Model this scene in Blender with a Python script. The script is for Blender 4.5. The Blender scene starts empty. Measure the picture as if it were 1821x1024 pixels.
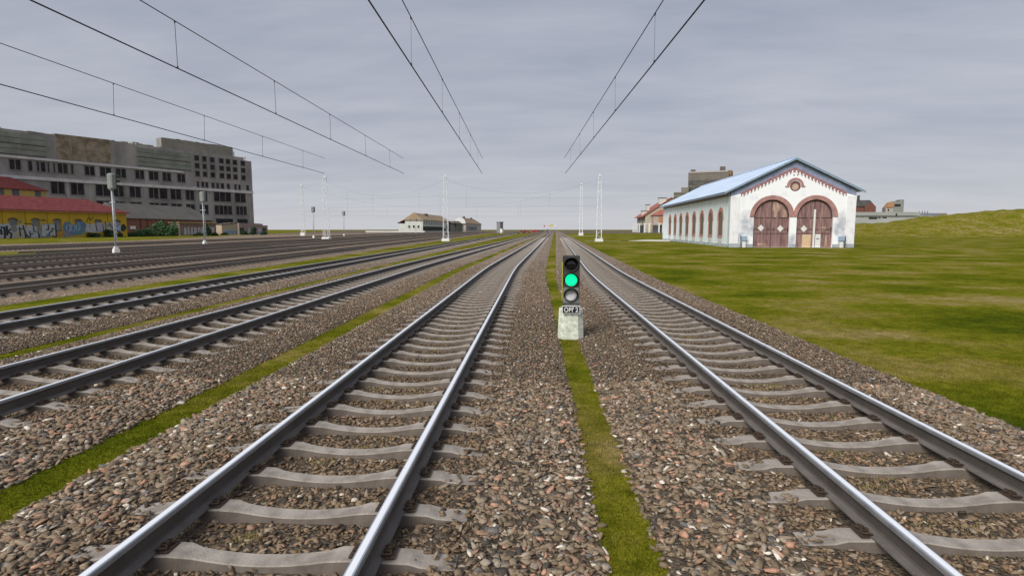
import bpy, bmesh, math, random
import numpy as np
from mathutils import Vector, Matrix
from mathutils.geometry import tessellate_polygon

random.seed(7)
rng = np.random.default_rng(7)
S = bpy.context.scene
COL = S.collection
R = math.radians

# ------------------------------------------------------------------ camera
FPX = 1000.0
PITCH = math.atan(104.0 / FPX)
YAW = math.atan(0.0425 * math.cos(PITCH))
CAMH = 1.95
GZ = -0.30                                   # level of the natural ground, rail tops are at 0
cam = bpy.data.cameras.new('camera')
cam.sensor_fit = 'HORIZONTAL'
cam.sensor_width = 36.0
cam.lens = 36.0 * FPX / 1821.0
cam.clip_start = 0.05
cam.clip_end = 6000
camo = bpy.data.objects.new('camera', cam)
camo.location = (0, 0, CAMH)
camo.rotation_euler = (math.pi / 2 - PITCH, 0, YAW)
COL.objects.link(camo)
S.camera = camo
C0 = Vector((0, 0, CAMH))
CR = camo.rotation_euler.to_matrix()

def ray(px, py):
    return CR @ Vector(((px - 910.5) / FPX, (512.0 - py) / FPX, -1.0))
def V(px, py, depth):
    return C0 + ray(px, py) * depth
def G(px, py, z=GZ):
    r = ray(px, py)
    return C0 + r * ((z - CAMH) / r.z)
def on_face(O, u, px, py):
    r = ray(px, py)
    n = Vector((u.y, -u.x, 0))
    t = n.dot(Vector((O.x, O.y, 0)) - Vector((0, 0, 0))) / n.dot(r)
    P = C0 + r * t
    return (P.x - O.x) * u.x + (P.y - O.y) * u.y, P.z - O.z

# ------------------------------------------------------------------ world, sun, exposure
SUN_EL, SUN_AZ = R(38), R(214)               # azimuth clockwise from +Y: behind the viewer, a little to the left
W = bpy.data.worlds.new('World')
S.world = W
W.use_nodes = True
nt = W.node_tree
nt.nodes.clear()
def N(t, tree=None, **kw):
    n = (tree or nt).nodes.new(t)
    for k, v in kw.items():
        setattr(n, k, v)
    return n
out = N('ShaderNodeOutputWorld')
sky = N('ShaderNodeTexSky', sky_type='NISHITA', sun_disc=False)
sky.sun_elevation = SUN_EL
sky.sun_rotation = SUN_AZ
bg1 = N('ShaderNodeBackground')
bg1.inputs[1].default_value = 0.06
nt.links.new(sky.outputs[0], bg1.inputs[0])
tc = N('ShaderNodeTexCoord')
sep = N('ShaderNodeSeparateXYZ')
nt.links.new(tc.outputs['Generated'], sep.inputs[0])
addz = N('ShaderNodeMath', operation='ADD')
mxz = N('ShaderNodeMath', operation='MAXIMUM')
mxz.inputs[1].default_value = 0.0
nt.links.new(sep.outputs[2], mxz.inputs[0])
nt.links.new(mxz.outputs[0], addz.inputs[0])
addz.inputs[1].default_value = 0.13
dx = N('ShaderNodeMath', operation='DIVIDE')
dy = N('ShaderNodeMath', operation='DIVIDE')
nt.links.new(sep.outputs[0], dx.inputs[0]); nt.links.new(addz.outputs[0], dx.inputs[1])
nt.links.new(sep.outputs[1], dy.inputs[0]); nt.links.new(addz.outputs[0], dy.inputs[1])
comb = N('ShaderNodeCombineXYZ')
nt.links.new(dx.outputs[0], comb.inputs[0]); nt.links.new(dy.outputs[0], comb.inputs[1])
mp = N('ShaderNodeMapping')
mp.inputs['Rotation'].default_value = (0, 0, R(-9))
mp.inputs['Scale'].default_value = (0.75, 1.5, 1)
nt.links.new(comb.outputs[0], mp.inputs[0])
nz1 = N('ShaderNodeTexNoise'); nz1.inputs['Scale'].default_value = 0.9; nz1.inputs['Detail'].default_value = 6
nz1.inputs['Roughness'].default_value = 0.6; nz1.inputs['Distortion'].default_value = 0.5
nt.links.new(mp.outputs[0], nz1.inputs['Vector'])
mp2 = N('ShaderNodeMapping'); mp2.inputs['Rotation'].default_value = (0, 0, R(14)); mp2.inputs['Scale'].default_value = (1.0, 3.0, 1)
nt.links.new(comb.outputs[0], mp2.inputs[0])
nz2 = N('ShaderNodeTexNoise'); nz2.inputs['Scale'].default_value = 1.5; nz2.inputs['Detail'].default_value = 5
nt.links.new(mp2.outputs[0], nz2.inputs['Vector'])
mixn = N('ShaderNodeMath', operation='MULTIPLY_ADD')
mixn.inputs[1].default_value = 0.32
nt.links.new(nz2.outputs[0], mixn.inputs[0])
m06 = N('ShaderNodeMath', operation='MULTIPLY'); m06.inputs[1].default_value = 0.68
nt.links.new(nz1.outputs[0], m06.inputs[0])
nt.links.new(m06.outputs[0], mixn.inputs[2])
rampc = N('ShaderNodeValToRGB')
rampc.color_ramp.elements[0].position = 0.36; rampc.color_ramp.elements[0].color = (0.152, 0.167, 0.206, 1)
rampc.color_ramp.elements[1].position = 0.65; rampc.color_ramp.elements[1].color = (0.218, 0.228, 0.260, 1)
nt.links.new(mixn.outputs[0], rampc.inputs[0])
ramph = N('ShaderNodeValToRGB')                # paler towards the horizon, as overcast skies are
ramph.color_ramp.elements[0].position = 0.0; ramph.color_ramp.elements[0].color = (0.85, 0.85, 0.85, 1)
ramph.color_ramp.elements[1].position = 0.30; ramph.color_ramp.elements[1].color = (0, 0, 0, 1)
e = ramph.color_ramp.elements.new(0.07); e.color = (0.42, 0.42, 0.42, 1)
nt.links.new(mxz.outputs[0], ramph.inputs[0])
mixh = N('ShaderNodeMix', data_type='RGBA')
nt.links.new(ramph.outputs[0], mixh.inputs[0])
nt.links.new(rampc.outputs[0], mixh.inputs[6])
mixh.inputs[7].default_value = (0.285, 0.286, 0.302, 1)
bg2 = N('ShaderNodeBackground'); bg2.inputs[1].default_value = 1.0
nt.links.new(mixh.outputs[2], bg2.inputs[0])
mixs = N('ShaderNodeMixShader'); mixs.inputs[0].default_value = 0.94
nt.links.new(bg1.outputs[0], mixs.inputs[1]); nt.links.new(bg2.outputs[0], mixs.inputs[2])
nt.links.new(mixs.outputs[0], out.inputs[0])

sl = bpy.data.lights.new('sun', 'SUN')
sl.energy = 1.5
sl.angle = R(32)
sl.color = (1.0, 0.965, 0.91)
so = bpy.data.objects.new('sun', sl)
sd = Vector((math.sin(SUN_AZ) * math.cos(SUN_EL), math.cos(SUN_AZ) * math.cos(SUN_EL), math.sin(SUN_EL)))
so.rotation_euler = sd.to_track_quat('Z', 'Y').to_euler()
so.location = (0, -20, 60)
COL.objects.link(so)
S.view_settings.view_transform = 'Standard'
S.view_settings.look = 'None'
S.view_settings.exposure = 1.12
S.view_settings.gamma = 1.0
S.cycles.use_denoising = True
S.cycles.max_bounces = 5
S.cycles.diffuse_bounces = 2
S.cycles.glossy_bounces = 3

# ------------------------------------------------------------------ materials
MATS = {}
def pmat(name, c1, c2=None, scale=4.0, rough=0.85, metal=0.0, bump=0.0, bscale=None, stretch=(1, 1, 1),
         lo=0.35, hi=0.65, coord='Object', detail=5, spec=0.25, extra=None):
    m = bpy.data.materials.new(name)
    m.use_nodes = True
    t = m.node_tree
    b = t.nodes['Principled BSDF']
    b.inputs['Roughness'].default_value = rough
    b.inputs['Metallic'].default_value = metal
    b.inputs['Specular IOR Level'].default_value = spec
    b.inputs['Base Color'].default_value = (*c1, 1)
    tcn = N('ShaderNodeTexCoord', t)
    mpn = N('ShaderNodeMapping', t); mpn.inputs['Scale'].default_value = stretch
    t.links.new(tcn.outputs[coord], mpn.inputs[0])
    if c2 is not None:
        nz = N('ShaderNodeTexNoise', t)
        nz.inputs['Scale'].default_value = scale; nz.inputs['Detail'].default_value = detail
        nz.inputs['Roughness'].default_value = 0.62
        t.links.new(mpn.outputs[0], nz.inputs['Vector'])
        rp = N('ShaderNodeValToRGB', t)
        rp.color_ramp.elements[0].position = lo; rp.color_ramp.elements[0].color = (*c1, 1)
        rp.color_ramp.elements[1].position = hi; rp.color_ramp.elements[1].color = (*c2, 1)
        t.links.new(nz.outputs[0], rp.inputs[0])
        t.links.new(rp.outputs[0], b.inputs['Base Color'])
    if bump > 0:
        nb = N('ShaderNodeTexNoise', t)
        nb.inputs['Scale'].default_value = bscale or scale * 5; nb.inputs['Detail'].default_value = 4
        t.links.new(mpn.outputs[0], nb.inputs['Vector'])
        bp = N('ShaderNodeBump', t); bp.inputs['Strength'].default_value = bump; bp.inputs['Distance'].default_value = 0.02
        t.links.new(nb.outputs[0], bp.inputs['Height'])
        t.links.new(bp.outputs[0], b.inputs['Normal'])
    MATS[name] = m
    return m

def brick_mat(name, c1, c2, mortar, scale=1.0, w=0.5, h=0.12, rough=0.9, axis='XZ'):
    m = bpy.data.materials.new(name); m.use_nodes = True
    t = m.node_tree; b = t.nodes['Principled BSDF']; b.inputs['Roughness'].default_value = rough
    b.inputs['Specular IOR Level'].default_value = 0.2
    tcn = N('ShaderNodeTexCoord', t); sp = N('ShaderNodeSeparateXYZ', t); cb = N('ShaderNodeCombineXYZ', t)
    t.links.new(tcn.outputs['Object'], sp.inputs[0])
    t.links.new(sp.outputs['XYZ'.index(axis[0])], cb.inputs[0]); t.links.new(sp.outputs['XYZ'.index(axis[1])], cb.inputs[1])
    bk = N('ShaderNodeTexBrick', t)
    bk.inputs['Color1'].default_value = (*c1, 1); bk.inputs['Color2'].default_value = (*c2, 1); bk.inputs['Mortar'].default_value = (*mortar, 1)
    bk.inputs['Scale'].default_value = scale; bk.inputs['Brick Width'].default_value = w; bk.inputs['Row Height'].default_value = h
    bk.inputs['Mortar Size'].default_value = 0.012
    t.links.new(cb.outputs[0], bk.inputs['Vector'])
    nz = N('ShaderNodeTexNoise', t); nz.inputs['Scale'].default_value = 1.2; nz.inputs['Detail'].default_value = 6
    t.links.new(tcn.outputs['Object'], nz.inputs['Vector'])
    mx = N('ShaderNodeMix', t, data_type='RGBA', blend_type='MULTIPLY'); mx.inputs[0].default_value = 0.7
    rp = N('ShaderNodeValToRGB', t); rp.color_ramp.elements[0].position = 0.3; rp.color_ramp.elements[0].color = (0.55, 0.55, 0.55, 1)
    rp.color_ramp.elements[1].position = 0.65
    t.links.new(nz.outputs[0], rp.inputs[0])
    t.links.new(bk.outputs[0], mx.inputs[6]); t.links.new(rp.outputs[0], mx.inputs[7])
    t.links.new(mx.outputs[2], b.inputs['Base Color'])
    MATS[name] = m
    return m

def ramp_const(t, stops, interp='CONSTANT'):
    rp = N('ShaderNodeValToRGB', t)
    cr = rp.color_ramp; cr.interpolation = interp
    while len(cr.elements) > 1:
        cr.elements.remove(cr.elements[0])
    cr.elements[0].position = stops[0][0]; cr.elements[0].color = (*stops[0][1], 1)
    for p, c in stops[1:]:
        el = cr.elements.new(p); el.color = (*c, 1)
    return rp

PAL_OUT = [(0.0, (0.212, 0.158, 0.103)), (0.26, (0.265, 0.203, 0.138)), (0.48, (0.315, 0.252, 0.182)), (0.65, (0.085, 0.072, 0.060)),
           (0.72, (0.37, 0.315, 0.25)), (0.80, (0.33, 0.208, 0.140)), (0.88, (0.52, 0.300, 0.205)), (0.93, (0.170, 0.164, 0.160)), (0.968, (0.76, 0.70, 0.60))]
PAL_GAP_SHADE = [(0.0, (0.105, 0.080, 0.056)), (0.4, (0.145, 0.112, 0.078)), (0.7, (0.055, 0.046, 0.036)), (0.82, (0.19, 0.15, 0.11))]  # brown bed tones, darkened to paint the shade between loose stones
PAL_IN = [(0.0, (0.178, 0.122, 0.074)), (0.3, (0.236, 0.167, 0.106)), (0.55, (0.285, 0.210, 0.138)), (0.74, (0.065, 0.052, 0.040)),
          (0.83, (0.35, 0.222, 0.142)), (0.9, (0.33, 0.268, 0.198)), (0.985, (0.66, 0.58, 0.48))]

def stone_mat(name, pal):
    m = bpy.data.materials.new(name); m.use_nodes = True
    t = m.node_tree; b = t.nodes['Principled BSDF']; b.inputs['Roughness'].default_value = 0.8
    b.inputs['Specular IOR Level'].default_value = 0.3
    ge = N('ShaderNodeNewGeometry', t)
    rp = ramp_const(t, pal)
    t.links.new(ge.outputs['Random Per Island'], rp.inputs[0])
    nz = N('ShaderNodeTexNoise', t); nz.inputs['Scale'].default_value = 45; nz.inputs['Detail'].default_value = 3
    t.links.new(ge.outputs['Position'], nz.inputs['Vector'])
    r2 = N('ShaderNodeValToRGB', t); r2.color_ramp.elements[0].color = (0.72, 0.7, 0.68, 1); r2.color_ramp.elements[1].color = (1.2, 1.17, 1.12, 1)
    r2.color_ramp.elements[0].position = 0.3; r2.color_ramp.elements[1].position = 0.7
    t.links.new(nz.outputs[0], r2.inputs[0])
    mx = N('ShaderNodeMix', t, data_type='RGBA', blend_type='MULTIPLY'); mx.inputs[0].default_value = 1.0
    t.links.new(rp.outputs[0], mx.inputs[6]); t.links.new(r2.outputs[0], mx.inputs[7])
    t.links.new(mx.outputs[2], b.inputs['Base Color'])
    MATS[name] = m
    return m
M_STONE_OUT = stone_mat('ballast_stone_mixed', PAL_OUT)
M_STONE_IN = stone_mat('ballast_stone_brown', PAL_IN)

def ballast_mat(name, pal, scale=23.0, tint=(1, 1, 1)):
    m = bpy.data.materials.new(name); m.use_nodes = True
    t = m.node_tree; b = t.nodes['Principled BSDF']; b.inputs['Roughness'].default_value = 0.9
    b.inputs['Specular IOR Level'].default_value = 0.2
    ge = N('ShaderNodeNewGeometry', t)
    mpn = N('ShaderNodeMapping', t); mpn.inputs['Scale'].default_value = (1, 1.25, 1)
    t.links.new(ge.outputs['Position'], mpn.inputs[0])
    nzd = N('ShaderNodeTexNoise', t); nzd.inputs['Scale'].default_value = 14
    t.links.new(mpn.outputs[0], nzd.inputs['Vector'])
    mxv = N('ShaderNodeMix', t, data_type='RGBA', blend_type='ADD'); mxv.inputs[0].default_value = 0.03
    t.links.new(mpn.outputs[0], mxv.inputs[6]); t.links.new(nzd.outputs['Color'], mxv.inputs[7])
    vo = N('ShaderNodeTexVoronoi', t); vo.inputs['Scale'].default_value = scale
    t.links.new(mxv.outputs[2], vo.inputs['Vector'])
    sp = N('ShaderNodeSeparateColor', t); t.links.new(vo.outputs['Color'], sp.inputs[0])
    rp = ramp_const(t, pal); t.links.new(sp.outputs[0], rp.inputs[0])
    nz = N('ShaderNodeTexNoise', t); nz.inputs['Scale'].default_value = 0.8; nz.inputs['Detail'].default_value = 5
    t.links.new(ge.outputs['Position'], nz.inputs['Vector'])
    r2 = N('ShaderNodeValToRGB', t); r2.color_ramp.elements[0].color = (0.8 * tint[0], 0.79 * tint[1], 0.78 * tint[2], 1)
    r2.color_ramp.elements[1].color = (1.12 * tint[0], 1.1 * tint[1], 1.08 * tint[2], 1)
    r2.color_ramp.elements[0].position = 0.35; r2.color_ramp.elements[1].position = 0.65
    t.links.new(nz.outputs[0], r2.inputs[0])
    mx = N('ShaderNodeMix', t, data_type='RGBA', blend_type='MULTIPLY'); mx.inputs[0].default_value = 1.0
    t.links.new(rp.outputs[0], mx.inputs[6]); t.links.new(r2.outputs[0], mx.inputs[7])
    t.links.new(mx.outputs[2], b.inputs['Base Color'])
    bp = N('ShaderNodeBump', t); bp.inputs['Strength'].default_value = 0.9; bp.inputs['Distance'].default_value = 0.02; bp.invert = True
    t.links.new(vo.outputs['Distance'], bp.inputs['Height']); t.links.new(bp.outputs[0], b.inputs['Normal'])
    MATS[name] = m
    return m
M_BALLAST = ballast_mat('track_ballast', PAL_OUT, 21, (0.91, 0.92, 0.94))
M_GAP_SHADE = ballast_mat('ballast_gap_shade', PAL_GAP_SHADE, 40)  # bed under the near stones, gap shade held in its colour
M_BALLAST_DK = ballast_mat('oily_ballast', PAL_IN, 26, (0.42, 0.46, 0.52))
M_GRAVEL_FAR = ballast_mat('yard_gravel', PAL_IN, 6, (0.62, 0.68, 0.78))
M_GRAVEL_YARD = ballast_mat('yard_ballast', PAL_OUT, 20, (0.84, 0.82, 0.80))

def grass_mat(name, blade=False, dry=0.5):
    m = bpy.data.materials.new(name); m.use_nodes = True
    t = m.node_tree; b = t.nodes['Principled BSDF']; b.inputs['Roughness'].default_value = 0.9
    b.inputs['Specular IOR Level'].default_value = 0.0
    ge = N('ShaderNodeNewGeometry', t)
    mpn = N('ShaderNodeMapping', t); mpn.inputs['Scale'].default_value = (0.85, 1.0, 1)
    t.links.new(ge.outputs['Position'], mpn.inputs[0])
    n1 = N('ShaderNodeTexNoise', t); n1.inputs['Scale'].default_value = 0.25; n1.inputs['Detail'].default_value = 9; n1.inputs['Roughness'].default_value = 0.66
    t.links.new(mpn.outputs[0], n1.inputs['Vector'])
    rp = ramp_const(t, [(0.34, (0.066, 0.090, 0.007)), (0.43, (0.112, 0.130, 0.009)), (0.50, (0.160, 0.162, 0.015)), (0.565, (0.215, 0.188, 0.042)), (0.66, (0.310, 0.245, 0.115))], 'LINEAR')
    t.links.new(n1.outputs[0], rp.inputs[0])
    n2 = N('ShaderNodeTexNoise', t); n2.inputs['Scale'].default_value = 38; n2.inputs['Detail'].default_value = 3
    t.links.new(ge.outputs['Position'], n2.inputs['Vector'])
    r2 = N('ShaderNodeValToRGB', t); r2.color_ramp.elements[0].color = (0.62, 0.62, 0.6, 1); r2.color_ramp.elements[1].color = (1.3, 1.28, 1.2, 1)
    r2.color_ramp.elements[0].position = 0.33; r2.color_ramp.elements[1].position = 0.67
    if blade:
        t.links.new(ge.outputs['Random Per Island'], r2.inputs[0])
        r2.color_ramp.elements[0].position = 0.0; r2.color_ramp.elements[1].position = 1.0
    else:
        t.links.new(n2.outputs[0], r2.inputs[0])
    mx = N('ShaderNodeMix', t, data_type='RGBA', blend_type='MULTIPLY'); mx.inputs[0].default_value = 1.0
    t.links.new(rp.outputs[0], mx.inputs[6]); t.links.new(r2.outputs[0], mx.inputs[7])
    t.links.new(mx.outputs[2], b.inputs['Base Color'])
    n3 = N('ShaderNodeTexNoise', t); n3.inputs['Scale'].default_value = 4.5; n3.inputs['Detail'].default_value = 6; n3.inputs['Roughness'].default_value = 0.7
    t.links.new(ge.outputs['Position'], n3.inputs['Vector'])
    r3 = N('ShaderNodeValToRGB', t); r3.color_ramp.elements[0].color = (0.72, 0.74, 0.7, 1); r3.color_ramp.elements[1].color = (1.28, 1.22, 1.3, 1)
    r3.color_ramp.elements[0].position = 0.36; r3.color_ramp.elements[1].position = 0.64
    t.links.new(n3.outputs[0], r3.inputs[0])
    mx3 = N('ShaderNodeMix', t, data_type='RGBA', blend_type='MULTIPLY'); mx3.inputs[0].default_value = 1.0
    t.links.new(mx.outputs[2], mx3.inputs[6]); t.links.new(r3.outputs[0], mx3.inputs[7])
    t.links.new(mx3.outputs[2], b.inputs['Base Color'])
    if not blade:
        bp = N('ShaderNodeBump', t); bp.inputs['Strength'].default_value = 0.5; bp.inputs['Distance'].default_value = 0.03
        t.links.new(n2.outputs[0], bp.inputs['Height']); t.links.new(bp.outputs[0], b.inputs['Normal'])
    MATS[name] = m
    return m
M_GRASS = grass_mat('meadow_grass')
M_GRASS_HILL = grass_mat('hill_grass')
for n_ in M_GRASS_HILL.node_tree.nodes:
    if n_.bl_idname == 'ShaderNodeValToRGB' and len(n_.color_ramp.elements) == 5:
        for e_, p_ in zip(n_.color_ramp.elements, (0.22, 0.33, 0.43, 0.55, 0.70)): e_.position = p_
    if n_.bl_idname == 'ShaderNodeTexNoise' and n_.inputs['Scale'].default_value > 10: n_.inputs['Scale'].default_value = 1.6
M_BLADE = grass_mat('grass_blade', True)
M_LEAF = pmat('leaf', (0.055, 0.115, 0.048), (0.105, 0.185, 0.08), 3.0, 0.8)
M_LEAF_DK = pmat('leaf_dark', (0.026, 0.052, 0.024), (0.058, 0.098, 0.042), 3.0, 0.8)

# ------------------------------------------------------------------ mesh helpers
class MB:
    def __init__(self):
        self.v = []; self.f = []; self.m = []
    def face(self, pts, mi=0):
        b = len(self.v); self.v += [tuple(p) for p in pts]
        self.f.append(tuple(range(b, b + len(pts)))); self.m.append(mi)
    def box(self, x0, x1, y0, y1, z0, z1, mi=0):
        b = len(self.v)
        self.v += [(x0, y0, z0), (x1, y0, z0), (x1, y1, z0), (x0, y1, z0), (x0, y0, z1), (x1, y0, z1), (x1, y1, z1), (x0, y1, z1)]
        for q in ((0, 3, 2, 1), (4, 5, 6, 7), (0, 1, 5, 4), (1, 2, 6, 5), (2, 3, 7, 6), (3, 0, 4, 7)):
            self.f.append(tuple(b + i for i in q)); self.m.append(mi)
        return self
    def taper(self, x0, x1, y0, y1, z0, z1, inset, mi=0, insety=None):
        iy = inset if insety is None else insety
        b = len(self.v)
        self.v += [(x0, y0, z0), (x1, y0, z0), (x1, y1, z0), (x0, y1, z0), (x0 + inset, y0 + iy, z1), (x1 - inset, y0 + iy, z1), (x1 - inset, y1 - iy, z1), (x0 + inset, y1 - iy, z1)]
        for q in ((0, 3, 2, 1), (4, 5, 6, 7), (0, 1, 5, 4), (1, 2, 6, 5), (2, 3, 7, 6), (3, 0, 4, 7)):
            self.f.append(tuple(b + i for i in q)); self.m.append(mi)
        return self
    def tube(self, p0, p1, r0, r1=None, n=8, mi=0, caps=True):
        r1 = r0 if r1 is None else r1
        p0 = Vector(p0); p1 = Vector(p1); d = (p1 - p0).normalized()
        a = d.cross(Vector((0, 0, 1)) if abs(d.z) < 0.9 else Vector((1, 0, 0))).normalized(); c = d.cross(a)
        b = len(self.v)
        for p, r in ((p0, r0), (p1, r1)):
            for i in range(n):
                t = 2 * math.pi * i / n
                self.v.append(tuple(p + a * (r * math.cos(t)) + c * (r * math.sin(t))))
        for i in range(n):
            j = (i + 1) % n
            self.f.append((b + i, b + j, b + n + j, b + n + i)); self.m.append(mi)
        if caps:
            self.f.append(tuple(b + i for i in range(n))); self.m.append(mi)
            self.f.append(tuple(b + n + i for i in range(n))); self.m.append(mi)
        return self
    def pipe(self, pts, r, n=6, mi=0):
        pts = [Vector(p) for p in pts]
        b = len(self.v)
        for k, p in enumerate(pts):
            d = (pts[min(k + 1, len(pts) - 1)] - pts[max(k - 1, 0)]).normalized()
            a = d.cross(Vector((0, 0, 1)) if abs(d.z) < 0.9 else Vector((1, 0, 0))).normalized(); c = d.cross(a)
            for i in range(n):
                t = 2 * math.pi * i / n
                self.v.append(tuple(p + a * (r * math.cos(t)) + c * (r * math.sin(t))))
        for k in range(len(pts) - 1):
            for i in range(n):
                j = (i + 1) % n
                self.f.append((b + k * n + i, b + k * n + j, b + (k + 1) * n + j, b + (k + 1) * n + i)); self.m.append(mi)
        self.f.append(tuple(b + i for i in range(n))); self.m.append(mi)
        self.f.append(tuple(b + (len(pts) - 1) * n + i for i in range(n))); self.m.append(mi)
        return self
    def plate(self, outer, holes=(), w0=0.0, w1=0.1, fn=lambda u, v, w: (u, w, v), mi=0):
        loops = [[Vector((p[0], p[1], 0)) for p in l] for l in [outer] + list(holes)]
        flat = [p for l in loops for p in l]
        tris = tessellate_polygon(loops)
        b = len(self.v); n = len(flat)
        for w in (w0, w1):
            self.v += [fn(p.x, p.y, w) for p in flat]
        for t in tris:
            self.f.append(tuple(b + i for i in t)); self.m.append(mi)
            self.f.append(tuple(b + n + i for i in reversed(t))); self.m.append(mi)
        o = 0
        for l in loops:
            k = len(l)
            for i in range(k):
                j = (i + 1) % k
                self.f.append((b + o + i, b + o + j, b + n + o + j, b + n + o + i)); self.m.append(mi)
            o += k
        return self
    def sweep(self, prof, path, mis, closed=True):
        """prof: (x,z) points; path: list of (x, y, heading-normal); mis: material per profile segment"""
        b = len(self.v); n = len(prof)
        for (x, y, nx, ny, z) in path:
            for (px, pz) in prof:
                self.v.append((x + nx * px, y + ny * px, z + pz))
        seg = n if closed else n - 1
        for k in range(len(path) - 1):
            for i in range(seg):
                j = (i + 1) % n
                self.f.append((b + k * n + i, b + k * n + j, b + (k + 1) * n + j, b + (k + 1) * n + i)); self.m.append(mis[i])
        if closed:
            self.f.append(tuple(b + i for i in range(n))); self.m.append(mis[0])
            self.f.append(tuple(b + (len(path) - 1) * n + i for i in range(n))); self.m.append(mis[0])
        return self
    def mesh(self, name, mats, smooth=False, recalc=True):
        me = bpy.data.meshes.new(name)
        me.from_pydata(self.v, [], self.f)
        for m in (mats if isinstance(mats, (list, tuple)) else [mats]):
            me.materials.append(m)
        me.polygons.foreach_set('material_index', self.m)
        if smooth:
            me.polygons.foreach_set('use_smooth', [True] * len(self.f))
        me.update()
        if recalc:
            bm = bmesh.new(); bm.from_mesh(me)
            bmesh.ops.remove_doubles(bm, verts=bm.verts, dist=1e-5)
            bmesh.ops.recalc_face_normals(bm, faces=bm.faces)
            bm.to_mesh(me); bm.free()
        return me
    def build(self, name, mats, parent=None, loc=(0, 0, 0), rz=0.0, smooth=False, recalc=True):
        o = bpy.data.objects.new(name, self.mesh(name, mats, smooth, recalc))
        COL.objects.link(o)
        o.location = loc
        o.rotation_euler = (0, 0, rz)
        if parent is not None:
            o.parent = parent
        return o

def thing(name, label, cat, loc=(0, 0, 0), rz=0.0, group=None):
    o = bpy.data.objects.new(name, None)
    o.empty_display_size = 0.3
    COL.objects.link(o)
    o.location = loc; o.rotation_euler = (0, 0, rz)
    o['label'] = label; o['category'] = cat
    if group: o['group'] = group
    return o
def tag(o, label, cat, group=None):
    o['label'] = label; o['category'] = cat
    if group: o['group'] = group
    return o
def kind(o, k, label=None, cat=None):
    o['kind'] = k
    if label: o['label'] = label
    if cat: o['category'] = cat
    return o
def copy_tree(o, parent=None):
    c = o.copy(); COL.objects.link(c)
    if parent is not None: c.parent = parent
    for ch in list(o.children):
        copy_tree(ch, c)
    return c
def arch(cx, w, z0, spring, n=18):
    r = w / 2
    return [(cx - r, z0), (cx + r, z0)] + [(cx + r * math.cos(t), spring + r * math.sin(t)) for t in np.linspace(0, math.pi, n)]
def numpy_mesh(name, verts, faces, mat):
    me = bpy.data.meshes.new(name)
    nv, (nf, k) = len(verts), faces.shape
    me.vertices.add(nv); me.vertices.foreach_set('co', verts.astype(np.float32).ravel())
    me.loops.add(nf * k); me.loops.foreach_set('vertex_index', faces.astype(np.int32).ravel())
    me.polygons.add(nf); me.polygons.foreach_set('loop_start', np.arange(0, nf * k, k, dtype=np.int32))
    me.materials.append(mat)
    me.update(calc_edges=True)
    o = bpy.data.objects.new(name, me); COL.objects.link(o)
    return o

# ------------------------------------------------------------------ ground
gb = MB()
xs = [-2500, -900, -300, -120, -60, -30, -10, 0, 10, 30, 60, 120, 300, 900, 2500]
ys = [-300, -60, -10, 0, 10, 30, 60, 120, 300, 700, 1500, 4000]
for i in range(len(xs) - 1):
    for j in range(len(ys) - 1):
        gb.face([(xs[i], ys[j], GZ), (xs[i + 1], ys[j], GZ), (xs[i + 1], ys[j + 1], GZ), (xs[i], ys[j + 1], GZ)])
kind(gb.build('ground', M_GRASS), 'structure')

# ------------------------------------------------------------------ tracks
M_RAILTOP = pmat('polished_rail_glint', (0.96, 0.97, 0.99), None, rough=0.3, metal=0.12, spec=0.8)  # running band; near-white colour stands in for the sky's reflection
M_RAILSIDE = pmat('worn_rail_head', (0.20, 0.20, 0.205), (0.28, 0.28, 0.28), 6, 0.45, metal=0.3)
M_RAILWEB = pmat('rail_web', (0.078, 0.067, 0.058), (0.105, 0.092, 0.081), 3, 0.75, bump=0.1, bscale=60)
M_RAILFOOT = pmat('rail_foot', (0.13, 0.115, 0.103), (0.175, 0.155, 0.14), 5, 0.8, bump=0.1, bscale=60)
M_RAILSHOULDER = pmat('rail_shoulder', (0.38, 0.43, 0.50), (0.50, 0.55, 0.62), 3, 0.35, metal=0.3)  # duller steel beside the running band, also the highlight's painted fall-off
M_RAILTOP_Y = pmat('dull_rail', (0.40, 0.38, 0.37), (0.55, 0.53, 0.5), 2, 0.4, metal=0.4)
M_RUSTRAIL = pmat('rusty_rail', (0.185, 0.148, 0.116), (0.245, 0.198, 0.156), 3, 0.85)
M_SLEEPER = pmat('concrete_sleeper', (0.255, 0.222, 0.188), (0.44, 0.392, 0.338), 6, 0.9, bump=0.35, bscale=90, detail=8)
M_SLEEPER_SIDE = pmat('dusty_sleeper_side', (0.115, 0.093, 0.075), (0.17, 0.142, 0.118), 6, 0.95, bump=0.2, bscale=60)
M_SLEEPER_Y = pmat('dark_sleeper', (0.13, 0.108, 0.088), (0.19, 0.16, 0.135), 6, 0.9)
M_CLIP = pmat('rusty_clip', (0.055, 0.038, 0.028), (0.09, 0.062, 0.045), 30, 0.75, metal=0.2)
SP = 0.612

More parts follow.
